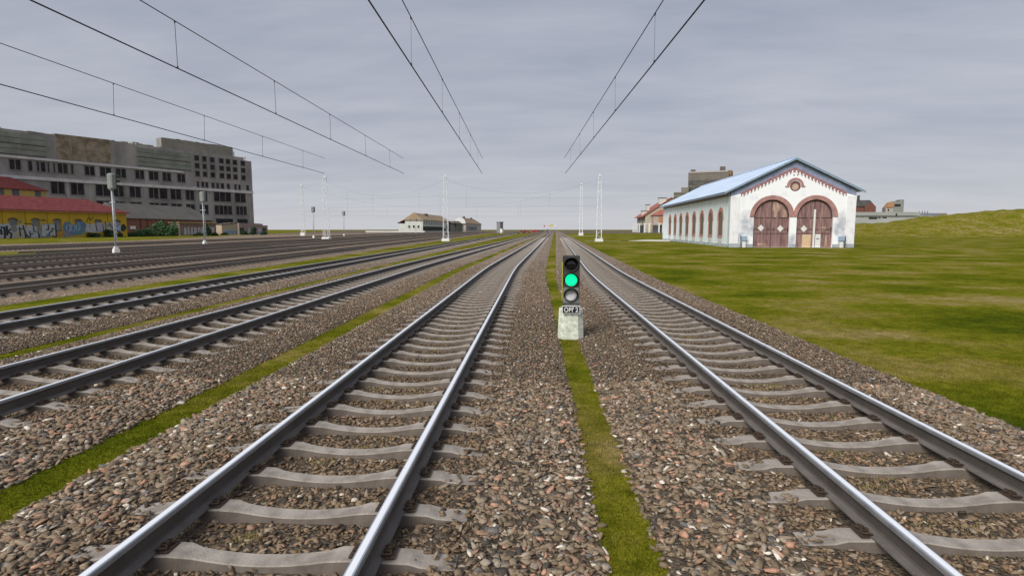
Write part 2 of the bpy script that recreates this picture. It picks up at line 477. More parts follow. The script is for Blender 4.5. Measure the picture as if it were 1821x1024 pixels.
class Path:
    def __init__(self, c, slope0=0.0, slope1=0.0, k0=22.0, k1=32.0):
        self.c, self.s0, self.s1, self.k0, self.k1 = c, slope0, slope1, k0, k1
    def x(self, y):
        s0, s1, k0, k1 = self.s0, self.s1, self.k0, self.k1
        if y <= k0: return self.c + s0 * y
        if y <= k1:
            t = y - k0; return self.c + s0 * y + (s1 - s0) * t * t / (2 * (k1 - k0))
        return self.c + s0 * y + (s1 - s0) * ((k1 - k0) / 2 + (y - k1))
    def slope(self, y):
        return (self.x(y + 0.05) - self.x(y - 0.05)) / 0.1
    def pts(self, y0, y1, off=0.0, z=0.0):
        ys_ = list(np.arange(y0, min(70, y1), 2.0)) + list(np.arange(70, y1, 15.0)) + [y1]
        r = []
        for y in ys_:
            s = self.slope(y); l = math.hypot(1, s); nx, ny = 1 / l, -s / l
            r.append((self.x(y) + nx * off, y + ny * off, nx, ny, z))
        return r

P_R = Path(3.16, 0, 0.035, 19, 30)
P_L = Path(-1.81, 0, 0.033, 24, 34)
P_3 = Path(-6.9, 0, 0.034, 26, 36)
P_4 = Path(-11.95, 0, 0.0)
P_5 = Path(-17.75, -0.035, -0.035)
P_6 = Path(-22.85, -0.035, -0.035)
P_7 = Path(-27.95, -0.035, -0.035)
P_8 = Path(-33.1, -0.035, -0.035)
P_8B = Path(-38.3, -0.035, -0.035)
P_8C = Path(-43.4, -0.035, -0.035)
P_9 = Path(-54.0, -0.035, -0.035)
P_10 = Path(-60.0, -0.035, -0.035)

HP = [(-0.036, -0.012), (-0.030, -0.004), (-0.020, -0.001), (0.0, 0.0), (0.020, -0.001), (0.030, -0.004), (0.036, -0.012), (0.0375, -0.036), (0.030, -0.043), (0.0095, -0.056),
      (0.0085, -0.135), (0.022, -0.147), (0.074, -0.160), (0.075, -0.172)]
PROF = HP + [(-x, z) for x, z in reversed(HP[7:])]
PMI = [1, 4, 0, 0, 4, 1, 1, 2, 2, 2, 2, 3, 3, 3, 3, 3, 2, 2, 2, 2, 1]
PMI = PMI[:len(PROF)]

def sleeper_mesh(mat, name):
    prof = [(-1.30, -0.222), (-1.08, -0.206), (-1.0, -0.184), (-0.60, -0.174), (-0.52, -0.178), (-0.44, -0.196), (-0.34, -0.212), (-0.22, -0.226), (-0.1, -0.234), (0, -0.236)]
    prof = prof + [(-x, z) for x, z in reversed(prof[:-1])]
    b = MB()
    rings = []
    for (x, z) in prof:
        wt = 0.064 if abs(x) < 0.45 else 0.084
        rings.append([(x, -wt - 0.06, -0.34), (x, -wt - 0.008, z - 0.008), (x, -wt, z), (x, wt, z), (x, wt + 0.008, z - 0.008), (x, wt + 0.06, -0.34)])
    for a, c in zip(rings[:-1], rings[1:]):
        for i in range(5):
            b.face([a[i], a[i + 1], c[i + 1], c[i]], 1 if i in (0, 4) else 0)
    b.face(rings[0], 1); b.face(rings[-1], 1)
    return b.mesh(name, mat)
ME_SLEEPER = sleeper_mesh([M_SLEEPER, M_SLEEPER_SIDE], 'sleeper')
ME_SLEEPER_Y = sleeper_mesh([M_SLEEPER_Y, M_SLEEPER_SIDE], 'dark_sleeper')

def clip_mesh():
    b = MB()                                  # a bent spring clip holding the rail foot, with its bolt
    b.pipe([(0.0, -0.055, 0.012), (0.035, -0.062, 0.026), (0.065, -0.045, 0.02), (0.05, -0.018, 0.026), (0.012, -0.016, 0.022), (0.006, 0, 0.024),
            (0.012, 0.016, 0.022), (0.05, 0.018, 0.026), (0.065, 0.045, 0.02), (0.035, 0.062, 0.026), (0.0, 0.055, 0.012)], 0.0085, 6)
    b.tube((0.045, 0, 0.0), (0.045, 0, 0.045), 0.014, n=6)
    b.box(0.022, 0.085, -0.07, 0.07, -0.004, 0.006)
    return b.mesh('rail_clip', M_CLIP)
ME_CLIP = clip_mesh()

def make_track(label, path, y0, y1, ys0, n_ind, n_clip=0, dull=False, y_sl=150.0, group='railway tracks side by side'):
    t = thing('railway_track', label, 'railway track', (path.x(6.0), 6.0, GZ), 0, group)
    lx, ly, lz = t.location
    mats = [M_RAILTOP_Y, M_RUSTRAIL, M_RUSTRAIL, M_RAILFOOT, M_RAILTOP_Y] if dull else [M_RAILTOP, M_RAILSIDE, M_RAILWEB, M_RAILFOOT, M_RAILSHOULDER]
    for s in (-0.753, 0.753):
        MB().sweep(PROF, path.pts(y0, y1, s), PMI).build('rail', mats, t, (-lx, -ly, -lz), recalc=False)
    me = ME_SLEEPER_Y if dull else ME_SLEEPER
    n_all = int((y_sl - ys0) / SP)
    for k in range(min(n_ind, n_all)):
        y = ys0 + k * SP
        s = path.slope(y); a = -math.atan(s)
        o = bpy.data.objects.new('sleeper', me); COL.objects.link(o); o.parent = t
        o.location = (path.x(y) - lx, y - ly, -lz); o.rotation_euler = (0, 0, a)
        if k < n_clip:
            for rs in (-0.753, 0.753):
                for side in (-1, 1):
                    c = bpy.data.objects.new('rail_clip', ME_CLIP); COL.objects.link(c); c.parent = o
                    c.location = (rs + side * 0.064, 0, -0.166); c.rotation_euler = (0, 0, 0 if side > 0 else math.pi)
    if n_all > n_ind:
        nv = len(me.vertices); co = np.empty(nv * 3); me.vertices.foreach_get('co', co); co = co.reshape(-1, 3)
        fs = [tuple(p.vertices) for p in me.polygons]; fm = [p.material_index for p in me.polygons]
        b = MB()
        for k in range(n_ind, n_all):
            y = ys0 + k * SP; base = len(b.v)
            b.v += [(path.x(y) + p[0], y + p[1], p[2]) for p in co]
            b.f += [tuple(base + i for i in f) for f in fs]; b.m += fm
        o = b.build('sleeper', [M_SLEEPER_Y if dull else M_SLEEPER, M_SLEEPER_SIDE], t, (-lx, -ly, -lz), recalc=False)
        o['kind'] = 'stuff'
    return t

make_track('bright railed track on the right of the dwarf signal, beside the meadow', P_R, -4, 700, 3.86 - SP * 3, 100, 26)
make_track('bright railed track directly left of the dwarf signal, running down the middle', P_L, -4, 700, 4.08 - SP * 3, 100, 26)
make_track('track between the two narrow grass strips, left of the middle track', P_3, -6, 650, 2.2, 100, 20)
make_track('track with dark high rails just in front of the broad yard grass band', P_4, -6, 600, 4.0, 100)
yard_labels = ['dull brown yard track nearest behind the broad grass band', 'second dull yard track behind the broad grass band',
               'third dull yard track behind the broad grass band', 'fourth dull yard track behind the broad grass band, on this side of the tall signals',
               'fifth dull yard track, in line with the feet of the two tall signals', 'sixth dull yard track, bordering the second strip of yard grass',
               'far dull track beyond the narrow yard grass, nearer of the pair by the warehouses', 'farthest dull track, next to the yellow graffiti warehouse']
for lb, p_, ya in zip(yard_labels, (P_5, P_6, P_7, P_8, P_8B, P_8C, P_9, P_10), (8, 10, 14, 18, 26, 62, 30, 34)):
    make_track(lb, p_, ya - 14, 420, float(ya), 90, 0, True, y_sl=ya + 90 * SP + 0.5)

# ballast beds
def bed(name, path, y0, y1, hw, mat, top=0.0, toe=0.0):
    prof = [(-hw - 0.08, -0.40), (-hw, -0.292), (-hw + 0.12, -0.266), (-1.55, -0.226), (-1.2, -0.224), (-0.9, -0.250), (-0.5, -0.268), (0, -0.274)]
    prof = prof + [(-x, z) for x, z in reversed(prof[:-1])]
    prof = [(x, z + top) for x, z in prof]
    return kind(MB().sweep(prof, path.pts(y0, y1), [0] * len(prof), closed=False).build(name, mat, recalc=False), 'structure')
for p_, ya in ((P_R, 660), (P_L, 655), (P_3, 640), (P_4, 600)):
    bed('ballast_bed', p_, -6, 16.0, 2.27, M_GAP_SHADE)
    bed('ballast_bed', p_, 16.0, ya, 2.27, M_BALLAST)
for p_ in (P_5, P_6, P_7, P_8, P_8B):
    bed('ballast_bed', p_, -8, 420, 2.53, M_GRAVEL_YARD, -0.02 if p_ in (P_5, P_7, P_8B) else -0.024)
for p_ in (P_9, P_10):
    bed('ballast_bed', p_, 10, 420, 2.9, M_GRAVEL_YARD, -0.02 if p_ is P_9 else -0.024)
# darker oily stretch between the rails where the points begin
for p_, ya, yb in ((P_R, 29, 47), (P_L, 28, 46)):
    MBx = MB(); pa = [q for q in p_.pts(ya, yb)]
    MBx.sweep([(-0.64, -0.256), (0, -0.266), (0.64, -0.256)], pa, [0, 0], closed=False)
    kind(MBx.build('oily_ballast_patch', M_BALLAST_DK, recalc=False), 'structure')
# gravel yard far ahead
gy = MB()
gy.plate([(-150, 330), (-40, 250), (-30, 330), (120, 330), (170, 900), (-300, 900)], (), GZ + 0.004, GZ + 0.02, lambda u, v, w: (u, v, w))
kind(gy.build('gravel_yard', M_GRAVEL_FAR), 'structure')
gy = MB()
gy.plate([(-33.0, 60), (-80, 60), (-80, 110), (-150, 330), (-45, 330)], (), GZ + 0.008, GZ + 0.03, lambda u, v, w: (u, v, w))
kind(gy.build('gravel_yard', M_GRAVEL_YARD), 'structure')

# ------------------------------------------------------------------ loose stones on the near ballast
def profz(x):
    ax = np.abs(x)
    return np.interp(ax, [0, 0.5, 0.9, 1.2, 1.55, 2.15, 2.27, 2.35], [-0.274, -0.268, -0.250, -0.224, -0.226, -0.266, -0.292, -0.31])
def hull_template(seed, npts):
    r_ = np.random.default_rng(seed)
    p = r_.normal(0, 1, (npts, 3)); p /= np.linalg.norm(p, axis=1)[:, None]
    p *= r_.uniform(0.72, 1.12, (npts, 1)); p = np.clip(p, -0.8, 0.8)
    bm = bmesh.new()
    for q in p: bm.verts.new(q)
    g = bmesh.ops.convex_hull(bm, input=bm.verts)
    bmesh.ops.delete(bm, geom=[v for v in bm.verts if not v.link_faces], context='VERTS')
    bmesh.ops.triangulate(bm, faces=bm.faces)
    bm.verts.index_update()
    v = np.array([v.co[:] for v in bm.verts]); f = np.array([[v.index for v in f_.verts] for f_ in bm.faces]); bm.free()
    return v, f
TPL_NEAR = [hull_template(k, 11) for k in range(8)]
TPL_FAR = [hull_template(40 + k, 7) for k in range(5)]

def scatter(name, label, mat, xyz, size, tpl):
    VV, FF, base = [], [], 0
    idx = rng.integers(0, len(tpl), len(xyz))
    for q, (tv, tf) in enumerate(tpl):
        P = xyz[idx == q]; sz = size[idx == q]
        n, k = len(P), len(tv)
        if n == 0: continue
        sc = np.stack([sz * rng.uniform(1.0, 1.9, n), sz * rng.uniform(0.7, 1.1, n), sz * rng.uniform(0.26, 0.56, n)], 1)
        v = tv[None] * (1 + rng.uniform(-0.10, 0.10, (n, k, 3)))
        v = v * sc[:, None, :]
        a = rng.uniform(0, 2 * math.pi, n); tx = rng.normal(0, 0.27, n); ty = rng.normal(0, 0.27, n)
        y, z = v[:, :, 1].copy(), v[:, :, 2].copy()
        v[:, :, 1] = y * np.cos(tx)[:, None] - z * np.sin(tx)[:, None]; v[:, :, 2] = y * np.sin(tx)[:, None] + z * np.cos(tx)[:, None]
        x, z = v[:, :, 0].copy(), v[:, :, 2].copy()
        v[:, :, 0] = x * np.cos(ty)[:, None] + z * np.sin(ty)[:, None]; v[:, :, 2] = -x * np.sin(ty)[:, None] + z * np.cos(ty)[:, None]
        x, y = v[:, :, 0].copy(), v[:, :, 1].copy()
        v[:, :, 0] = x * np.cos(a)[:, None] - y * np.sin(a)[:, None]; v[:, :, 1] = x * np.sin(a)[:, None] + y * np.cos(a)[:, None]
        v += P[:, None, :]
        f = tf[None] + (np.arange(n) * k)[:, None, None] + base
        VV.append(v.reshape(-1, 3)); FF.append(f.reshape(-1, 3)); base += n * k
    o = numpy_mesh(name, np.concatenate(VV), np.concatenate(FF), mat)
    return kind(o, 'stuff', label, 'ballast')

def in_view(x, y, m=0.9):
    # generous wedge round the visible ground, so that a step to the side still finds stones
    l = -0.97 * y - m; r = 0.88 * y + m
    return (x > l) & (x < r)

def ballast_points(y0, y1, dens):
    outp, inp = [], []
    for path, ph in ((P_R, 3.86), (P_L, 4.08), (P_3, 2.2), (P_4, 4.0)):
        A = (y1 - y0) * 4.62
        n = int(A * dens)
        u = rng.uniform(-2.31, 2.31, n); y = rng.uniform(y0, y1, n)
        px = np.array([path.x(q) for q in np.linspace(y0, y1, 60)]); cx = np.interp(y, np.linspace(y0, y1, 60), px)
        x = cx + u
        keep = in_view(x, y)
        au = np.abs(u)
        keep &= ~(np.abs(au - 0.753) < 0.095)
        fr = np.abs(((y - ph) / SP + 0.5) % 1.0 - 0.5) * SP
        onsl = (fr < 0.112) & (au < 1.31)
        stray = rng.uniform(0, 1, n) < np.where(au > 1.0, np.clip((au - 0.98) * 1.9, 0, 0.6), 0.008)
        keep &= (~onsl) | stray
        z = profz(u) + np.where(onsl, 0.03, 0.004) + rng.uniform(-0.006, 0.010, n)
        if y1 > 20: keep &= rng.uniform(0, 1, n) < np.clip((y1 - y) / (y1 - y0), 0, 1)
        P = np.stack([x, y, z], 1)
        isin = au < 1.32
        inp.append(P[keep & isin]); outp.append(P[keep & ~isin])
    return np.concatenate(outp), np.concatenate(inp)

def sizes(n, a, b): return a + (b - a) * rng.uniform(0, 1, n) ** 1.6
o1, i1 = ballast_points(2.0, 8.0, 720)
scatter('ballast_stones', 'grey brown and pink crushed stones on the near track shoulders', M_STONE_OUT, o1, sizes(len(o1), 0.018, 0.052), TPL_NEAR)
scatter('ballast_stones', 'brown crushed stones between the near concrete sleepers', M_STONE_IN, i1, sizes(len(i1), 0.016, 0.038), TPL_NEAR)
o2, i2 = ballast_points(8.0, 18.5, 620)
scatter('ballast_stones', 'mixed crushed stones on the track shoulders farther ahead', M_STONE_OUT, o2, sizes(len(o2), 0.018, 0.038), TPL_FAR)
scatter('ballast_stones', 'brown crushed stones between the sleepers farther ahead', M_STONE_IN, i2, sizes(len(i2), 0.016, 0.032), TPL_FAR)
o3, i3 = ballast_points(18.0, 40.0, 330)
scatter('ballast_stones', 'scattered crushed stones along the tracks past the dwarf signal', M_STONE_OUT, np.concatenate([o3, i3]), sizes(len(o3) + len(i3), 0.02, 0.042), TPL_FAR)

# dry weeds between the rails, grass on the strips
def blades(name, label, mat, xy, z, h, w):
    n = len(xy)
    a = rng.uniform(0, 2 * math.pi, n); lean = rng.uniform(0.1, 0.75, n)
    dxy = np.stack([np.cos(a), np.sin(a)], 1); pxy = np.stack([-np.sin(a), np.cos(a)], 1)
    v = np.zeros((n, 3, 3))
    v[:, 0, :2] = xy + pxy * (w[:, None] / 2); v[:, 1, :2] = xy - pxy * (w[:, None] / 2)
    v[:, 2, :2] = xy + dxy * (h * lean)[:, None] + pxy * rng.uniform(-0.3, 0.3, n)[:, None] * h[:, None]
    v[:, :2, 2] = z - 0.004; v[:, 2, 2] = z + h
    f = np.arange(n * 3).reshape(-1, 3)
    return kind(numpy_mesh(name, v.reshape(-1, 3), f, mat), 'stuff', label, 'grass')
def strip_pts(xa, xb, y0, y1, dens):
    n = int((xb - xa) * (y1 - y0) * dens)
    p = np.stack([rng.uniform(xa, xb, n), rng.uniform(y0, y1, n)], 1)
    return p[in_view(p[:, 0], p[:, 1])]
p1 = np.concatenate([strip_pts(0.46, 0.89, 2.3, 7, 9000), strip_pts(0.46, 0.89, 7, 14, 4000),
                     strip_pts(-4.63, -4.08, 3.5, 9, 6500), strip_pts(-4.63, -4.08, 9, 15, 2800), strip_pts(-9.68, -9.17, 8, 16, 2400)])
blades('grass_strip', 'short green grass on the narrow strips between the tracks', M_BLADE, p1, GZ, rng.uniform(0.012, 0.030, len(p1)), rng.uniform(0.003, 0.007, len(p1)))
p2 = np.concatenate([strip_pts(5.43, 9.5, 5.2, 10, 2600), strip_pts(5.43, 14, 10, 16, 1100)])
blades('grass_field', 'short green grass of the meadow beside the right track', M_BLADE, p2, GZ, rng.uniform(0.015, 0.035, len(p2)), rng.uniform(0.004, 0.009, len(p2)))
M_STRAW = pmat('dry_weed', (0.34, 0.25, 0.10), (0.30, 0.28, 0.08), 12, 0.9)
pp = []
for path, lo_, hi_ in ((P_L, 2.4, 14), (P_R, 2.4, 14), (P_3, 4, 14)):
    for _ in range(34):
        cx_ = path.c + random.uniform(-0.38, 0.38); cy_ = random.uniform(lo_, hi_); rr = random.uniform(0.05, 0.13)
        k = int(random.uniform(60, 190)); q = rng.normal(0, rr * 0.7, (k, 2)) * np.array([1.5, 0.8]) + np.array([cx_, cy_])
        pp.append(q)
pp = np.concatenate(pp)
blades('dry_weeds', 'yellowed dry weeds sprouting in the ballast between rails', M_STRAW, pp, -0.262, rng.uniform(0.006, 0.028, len(pp)), rng.uniform(0.003, 0.007, len(pp)))

# ------------------------------------------------------------------ dwarf signal
M_SIGBLK = pmat('signal_black', (0.035, 0.037, 0.034), (0.06, 0.062, 0.056), 14, 0.55, bump=0.05)
M_SIGGREY = pmat('signal_grey_face', (0.16, 0.16, 0.15), (0.22, 0.22, 0.21), 9, 0.6)
M_YEL = pmat('yellow_edge', (0.62, 0.62, 0.06), None, rough=0.6)
M_BASE = pmat('mossy_concrete', (0.50, 0.54, 0.42), (0.82, 0.84, 0.74), 11, 0.92, bump=0.6, bscale=70, detail=10, lo=0.38, hi=0.62)
M_LENSDK = pmat('dark_lens', (0.006, 0.006, 0.006), None, rough=0.08, spec=0.6)
M_LENSCLR = pmat('clear_ribbed_lens', (0.66, 0.67, 0.69), (0.92, 0.92, 0.92), 34, 0.25, spec=0.6)
m = bpy.data.materials.new('lit_green_lens'); m.use_nodes = True
b_ = m.node_tree.nodes['Principled BSDF']; b_.inputs['Base Color'].default_value = (0.0, 0.3, 0.16, 1)
b_.inputs['Emission Color'].default_value = (0.0, 1.0, 0.36, 1); b_.inputs['Emission Strength'].default_value = 0.55
M_LIT = m
M_WHITE = pmat('white_paint', (0.80, 0.80, 0.78), (0.70, 0.70, 0.68), 3, 0.6)
gs = G(1014.5, 601)
ds = thing('dwarf_signal', 'low dwarf signal on a concrete foot showing a green light', 'signal', (gs.x, gs.y, GZ), math.atan2(-gs.x, gs.y) * 0.6)
b = MB()
hgt = [(0.0, 0.258, 0.20), (0.05, 0.266, 0.205), (0.30, 0.258, 0.2), (0.56, 0.246, 0.19), (0.64, 0.243, 0.185), (0.665, 0.225, 0.165)]
rg = []
for z, hx, hy in hgt:
    ch = 0.11
    rg.append([(-hx + ch, -hy, z), (hx - ch, -hy, z), (hx, -hy + ch, z), (hx, hy - ch, z), (hx - ch, hy, z), (-hx + ch, hy, z), (-hx, hy - ch, z), (-hx, -hy + ch, z)])
for a, c in zip(rg[:-1], rg[1:]):
    for i in range(8):
        b.face([a[i], a[(i + 1) % 8], c[(i + 1) % 8], c[i]])
b.face(rg[-1]); b.face(rg[0])
b.build('foot', M_BASE, ds, (0, 0.02, -0.03))
hb = MB()
hb.box(-0.175, 0.175, -0.02, 0.20, 0.72, 1.715)
housing = hb.build('housing', M_SIGBLK, ds)
bv = housing.modifiers.new('bevel', 'BEVEL'); bv.width = 0.012; bv.segments = 2
b = MB(); b.box(-0.155, 0.155, 0.0, 0.15, 0.62, 0.7195)
b.build('neck', M_SIGGREY, ds)
b = MB(); b.box(-0.184, -0.1755, -0.015, 0.19, 0.78, 1.58)
b.build('edge_strip', M_YEL, ds)
b = MB(); b.box(-0.165, 0.165, -0.0265, -0.0205, 0.735, 1.06)
b.build('face_panel', M_SIGGREY, ds)
for zc, ml, nm in ((1.535, M_LENSDK, 'dark'), (1.215, M_LIT, 'green'), (0.905, M_LENSCLR, 'clear')):
    lm = MB()
    n = 28
    for k_, (r0, y0_, r1, y1_) in enumerate(((0.145, -0.027, 0.145, -0.055), (0.145, -0.055, 0.128, -0.055), (0.128, -0.055, 0.122, -0.030))):
        for i in range(n):
            a0 = 2 * math.pi * i / n; a1 = 2 * math.pi * (i + 1) / n
            lm.face([(r0 * math.cos(a0), y0_, zc + r0 * math.sin(a0)), (r0 * math.cos(a1), y0_, zc + r0 * math.sin(a1)), (r1 * math.cos(a1), y1_, zc + r1 * math.sin(a1)), (r1 * math.cos(a0), y1_, zc + r1 * math.sin(a0))])
    lamp = lm.build('lamp', M_SIGBLK, ds)
    lamp['label'] = {'dark': 'unlit dark lamp', 'green': 'lit green lamp', 'clear': 'unlit clear lamp'}[nm]
    lb_ = MB()
    rr = 0.121; rings = 6
    for q in range(rings):
        ra, rb = rr * math.cos(q * math.pi / 2 / rings), rr * math.cos((q + 1) * math.pi / 2 / rings)
        ha, hb_ = 0.03 * math.sin(q * math.pi / 2 / rings), 0.03 * math.sin((q + 1) * math.pi / 2 / rings)
        for i in range(n):
            a0 = 2 * math.pi * i / n; a1 = 2 * math.pi * (i + 1) / n
            pts = [(ra * math.cos(a0), -0.032 - ha, zc + ra * math.sin(a0)), (ra * math.cos(a1), -0.032 - ha, zc + ra * math.sin(a1)), (rb * math.cos(a1), -0.032 - hb_, zc + rb * math.sin(a1)), (rb * math.cos(a0), -0.032 - hb_, zc + rb * math.sin(a0))]
            lb_.face(pts)
    lb_.build('lens', ml, lamp, smooth=True)
    hd = MB()                                 # the visor: a sheet rolled over the upper part of the lamp
    for i in range(18):
        a0 = R(-12) + R(204) * i / 18; a1 = R(-12) + R(204) * (i + 1) / 18
        l0 = 0.06 + 0.13 * max(0, math.sin(a0)) ** 0.8; l1 = 0.06 + 0.13 * max(0, math.sin(a1)) ** 0.8
        for rad in (0.146, 0.152):
            hd.face([(rad * math.cos(a0), -0.03, zc + rad * math.sin(a0)), (rad * math.cos(a1), -0.03, zc + rad * math.sin(a1)), (rad * math.cos(a1), -0.03 - l1, zc + rad * math.sin(a1)), (rad * math.cos(a0), -0.03 - l0, zc + rad * math.sin(a0))])
    hd.build('visor', M_SIGBLK, lamp, recalc=False)
pl = MB(); pl.box(-0.183, 0.183, -0.225, -0.2, 0.545, 0.705)
plate = pl.build('number_plate', M_WHITE, ds)
pl = MB(); pl.box(-0.170, 0.170, -0.2285, -0.2255, 0.558, 0.692)
pl.build('plate_field', pmat('plate_black', (0.02, 0.02, 0.022), None, rough=0.5), plate)
def text_mesh(txt, size, mat, name, parent, loc, rot, bold=0.0, sx=1.0):
    cu = bpy.data.curves.new(name, 'FONT'); cu.body = txt; cu.size = size; cu.align_x = 'CENTER'; cu.align_y = 'CENTER'; cu.extrude = 0.0015; cu.offset = bold
    ob = bpy.data.objects.new(name, cu); COL.objects.link(ob)
    me = bpy.data.meshes.new_from_object(ob.evaluated_get(bpy.context.evaluated_depsgraph_get()))
    bpy.data.objects.remove(ob)
    me.materials.clear(); me.materials.append(mat)
    o = bpy.data.objects.new(name, me); COL.objects.link(o); o.parent = parent; o.location = loc; o.rotation_euler = rot; o.scale = (sx, 1, 1)
    return o
text_mesh('OPř 2', 0.128, M_WHITE, 'plate_lettering', plate, (0, -0.2305, 0.622), (math.pi / 2, 0, 0), 0.002, 0.92)
b = MB(); b.box(-0.16, -0.13, -0.2, -0.02, 0.66, 0.70); b.box(0.13, 0.16, -0.2, -0.02, 0.66, 0.70); b.build('plate_bracket', M_SIGBLK, ds)

# ------------------------------------------------------------------ white engine shed
M_PLASTER = pmat('white_plaster', (0.94, 0.95, 0.97), (0.60, 0.64, 0.72), 0.42, 0.9, lo=0.56, hi=0.82, detail=8, bump=0.1, bscale=12)
M_PLASTER_S = pmat('mint_plaster', (0.86, 0.92, 0.93), (0.58, 0.67, 0.67), 0.9, 0.9, lo=0.42, hi=0.78, detail=8, stretch=(1, 2.2, 0.25))
_t = M_PLASTER.node_tree; _b = _t.nodes['Principled BSDF']
_src = _b.inputs['Base Color'].links[0].from_socket
_tc = N('ShaderNodeTexCoord', _t)
_nz = N('ShaderNodeTexNoise', _t); _nz.inputs['Scale'].default_value = 1.6; _nz.inputs['Detail'].default_value = 7
_mpd = N('ShaderNodeMapping', _t); _mpd.inputs['Scale'].default_value = (1.0, 1.0, 0.55)
_t.links.new(_tc.outputs['Object'], _mpd.inputs[0]); _t.links.new(_tc.outputs['Object'], _nz.inputs['Vector'])
_last = _src
for _c, _rad in (((2.0, 0.0, 2.9), 1.5), ((13.5, 0.0, 2.8), 1.5), ((1.1, 0.0, 1.0), 1.0), ((7.6, 0.0, 0.7), 0.9), ((14.2, 0.0, 1.0), 0.9), ((2.9, 0.0, 2.2), 0.8), ((12.9, 0.0, 2.3), 0.7)):
    _vd = N('ShaderNodeVectorMath', _t, operation='DISTANCE'); _vd.inputs[1].default_value = (_c[0], _c[1], _c[2] * 0.55)
    _t.links.new(_mpd.outputs[0], _vd.inputs[0])
    _mr = N('ShaderNodeMapRange', _t); _mr.inputs[1].default_value = 0.0; _mr.inputs[2].default_value = _rad; _mr.inputs[3].default_value = 1.0; _mr.inputs[4].default_value = 0.0
    _t.links.new(_vd.outputs['Value'], _mr.inputs[0])
    _ml = N('ShaderNodeMath', _t, operation='MULTIPLY'); _t.links.new(_mr.outputs[0], _ml.inputs[0]); _t.links.new(_nz.outputs[0], _ml.inputs[1])
    _rp = N('ShaderNodeMapRange', _t); _rp.inputs[1].default_value = 0.12; _rp.inputs[2].default_value = 0.42; _rp.inputs[3].default_value = 0.0; _rp.inputs[4].default_value = 0.8
    _t.links.new(_ml.outputs[0], _rp.inputs[0])
    _mx = N('ShaderNodeMix', _t, data_type='RGBA'); _t.links.new(_rp.outputs[0], _mx.inputs[0]); _t.links.new(_last, _mx.inputs[6]); _mx.inputs[7].default_value = (0.40, 0.42, 0.48, 1)
    _last = _mx.outputs[2]
_t.links.new(_last, _b.inputs['Base Color'])
M_BRICKRED = brick_mat('arch_brick', (0.42, 0.19, 0.17), (0.50, 0.27, 0.24), (0.5, 0.34, 0.31), 1.0, 0.30, 0.09)
M_EAVE_SHADE = pmat('blue_eave_shade', (0.17, 0.21, 0.33), (0.38, 0.43, 0.57), 0.9, 0.9, lo=0.3, hi=0.75, detail=6)  # blue-grey band: shade below the roof put into the colour
M_SCALLOP = pmat('scallop_brick', (0.30, 0.13, 0.14), (0.42, 0.22, 0.23), 3, 0.9)
M_ROOFBLUE = pmat('pale_blue_sheet', (0.43, 0.53, 0.665), (0.52, 0.61, 0.74), 0.4, 0.6, stretch=(1, 0.3, 1))
M_ROOFEDGE = pmat('blue_bargeboard', (0.22, 0.30, 0.40), (0.30, 0.38, 0.48), 2, 0.7)
M_DOOR = pmat('door_boards', (0.155, 0.080, 0.077), (0.40, 0.26, 0.245), 1.3, 0.85, stretch=(5, 1, 0.5), lo=0.34, hi=0.74, detail=8)
M_IRON = pmat('black_iron', (0.045, 0.03, 0.03), None, rough=0.7)
M_PLINTH = pmat('grey_plinth', (0.33, 0.36, 0.40), (0.48, 0.50, 0.53), 2, 0.95, bump=0.3)
M_GLASSDK = pmat('dusty_pane', (0.10, 0.085, 0.06), (0.17, 0.145, 0.105), 1.0, 0.35)
M_TAN = pmat('bare_boards', (0.62, 0.42, 0.26), (0.72, 0.54, 0.36), 3, 0.85, stretch=(5, 1, 0.4))
M_STEELBLUE = pmat('steel_blue_box', (0.28, 0.38, 0.50), (0.36, 0.46, 0.58), 3, 0.6)
SHW, SHL = 14.95, 47.0
HE, HA = 7.25, 10.92
A = G(1296.5, 439.8)
SHH = 0.045
shed = thing('engine_shed', 'white gabled engine shed with two brown arched doors and pale blue roof', 'engine shed', (A.x, A.y, GZ), -math.atan(SHH))
MX = SHW / 2
def zroof(x): return HE + (HA - HE) * (1 - abs(x - MX) / MX)
D1, D2 = 5.06, 10.25
DW, DS = 4.36, 3.78
fw = MB()
fw.plate([(0, -0.5), (SHW, -0.5), (SHW, HE), (MX, HA), (0, HE)],
         [arch(D1, DW, 0.01, DS), arch(D2, DW, 0.01, DS), [(MX + 0.2 + 0.62 * math.cos(t), 7.6 + 0.62 * math.sin(t)) for t in np.linspace(0, 2 * math.pi, 24)[:-1]]], 0.0, 0.45)
fw.build('front_wall', M_PLASTER, shed)
wy = [4.3 + 5.03 * i for i in range(8)]
lw = MB()
lw.plate([(0.45, -0.5), (SHL, -0.5), (SHL, HE), (0.45, HE)], [arch(y, 2.0, 1.42, 3.64) for y in wy], 0.0, 0.4, lambda u, v, w: (w, u, v))
lw.build('side_wall', M_PLASTER_S, shed)
rw = MB(); rw.box(SHW - 0.4, SHW, 0.45, SHL, -0.5, HE)
rw.build('side_wall', M_PLASTER_S, shed)
bw = MB(); bw.plate([(0, -0.5), (SHW, -0.5), (SHW, HE), (MX, HA), (0, HE)], (), SHL, SHL + 0.3)
bw.build('back_wall', M_PLASTER_S, shed)
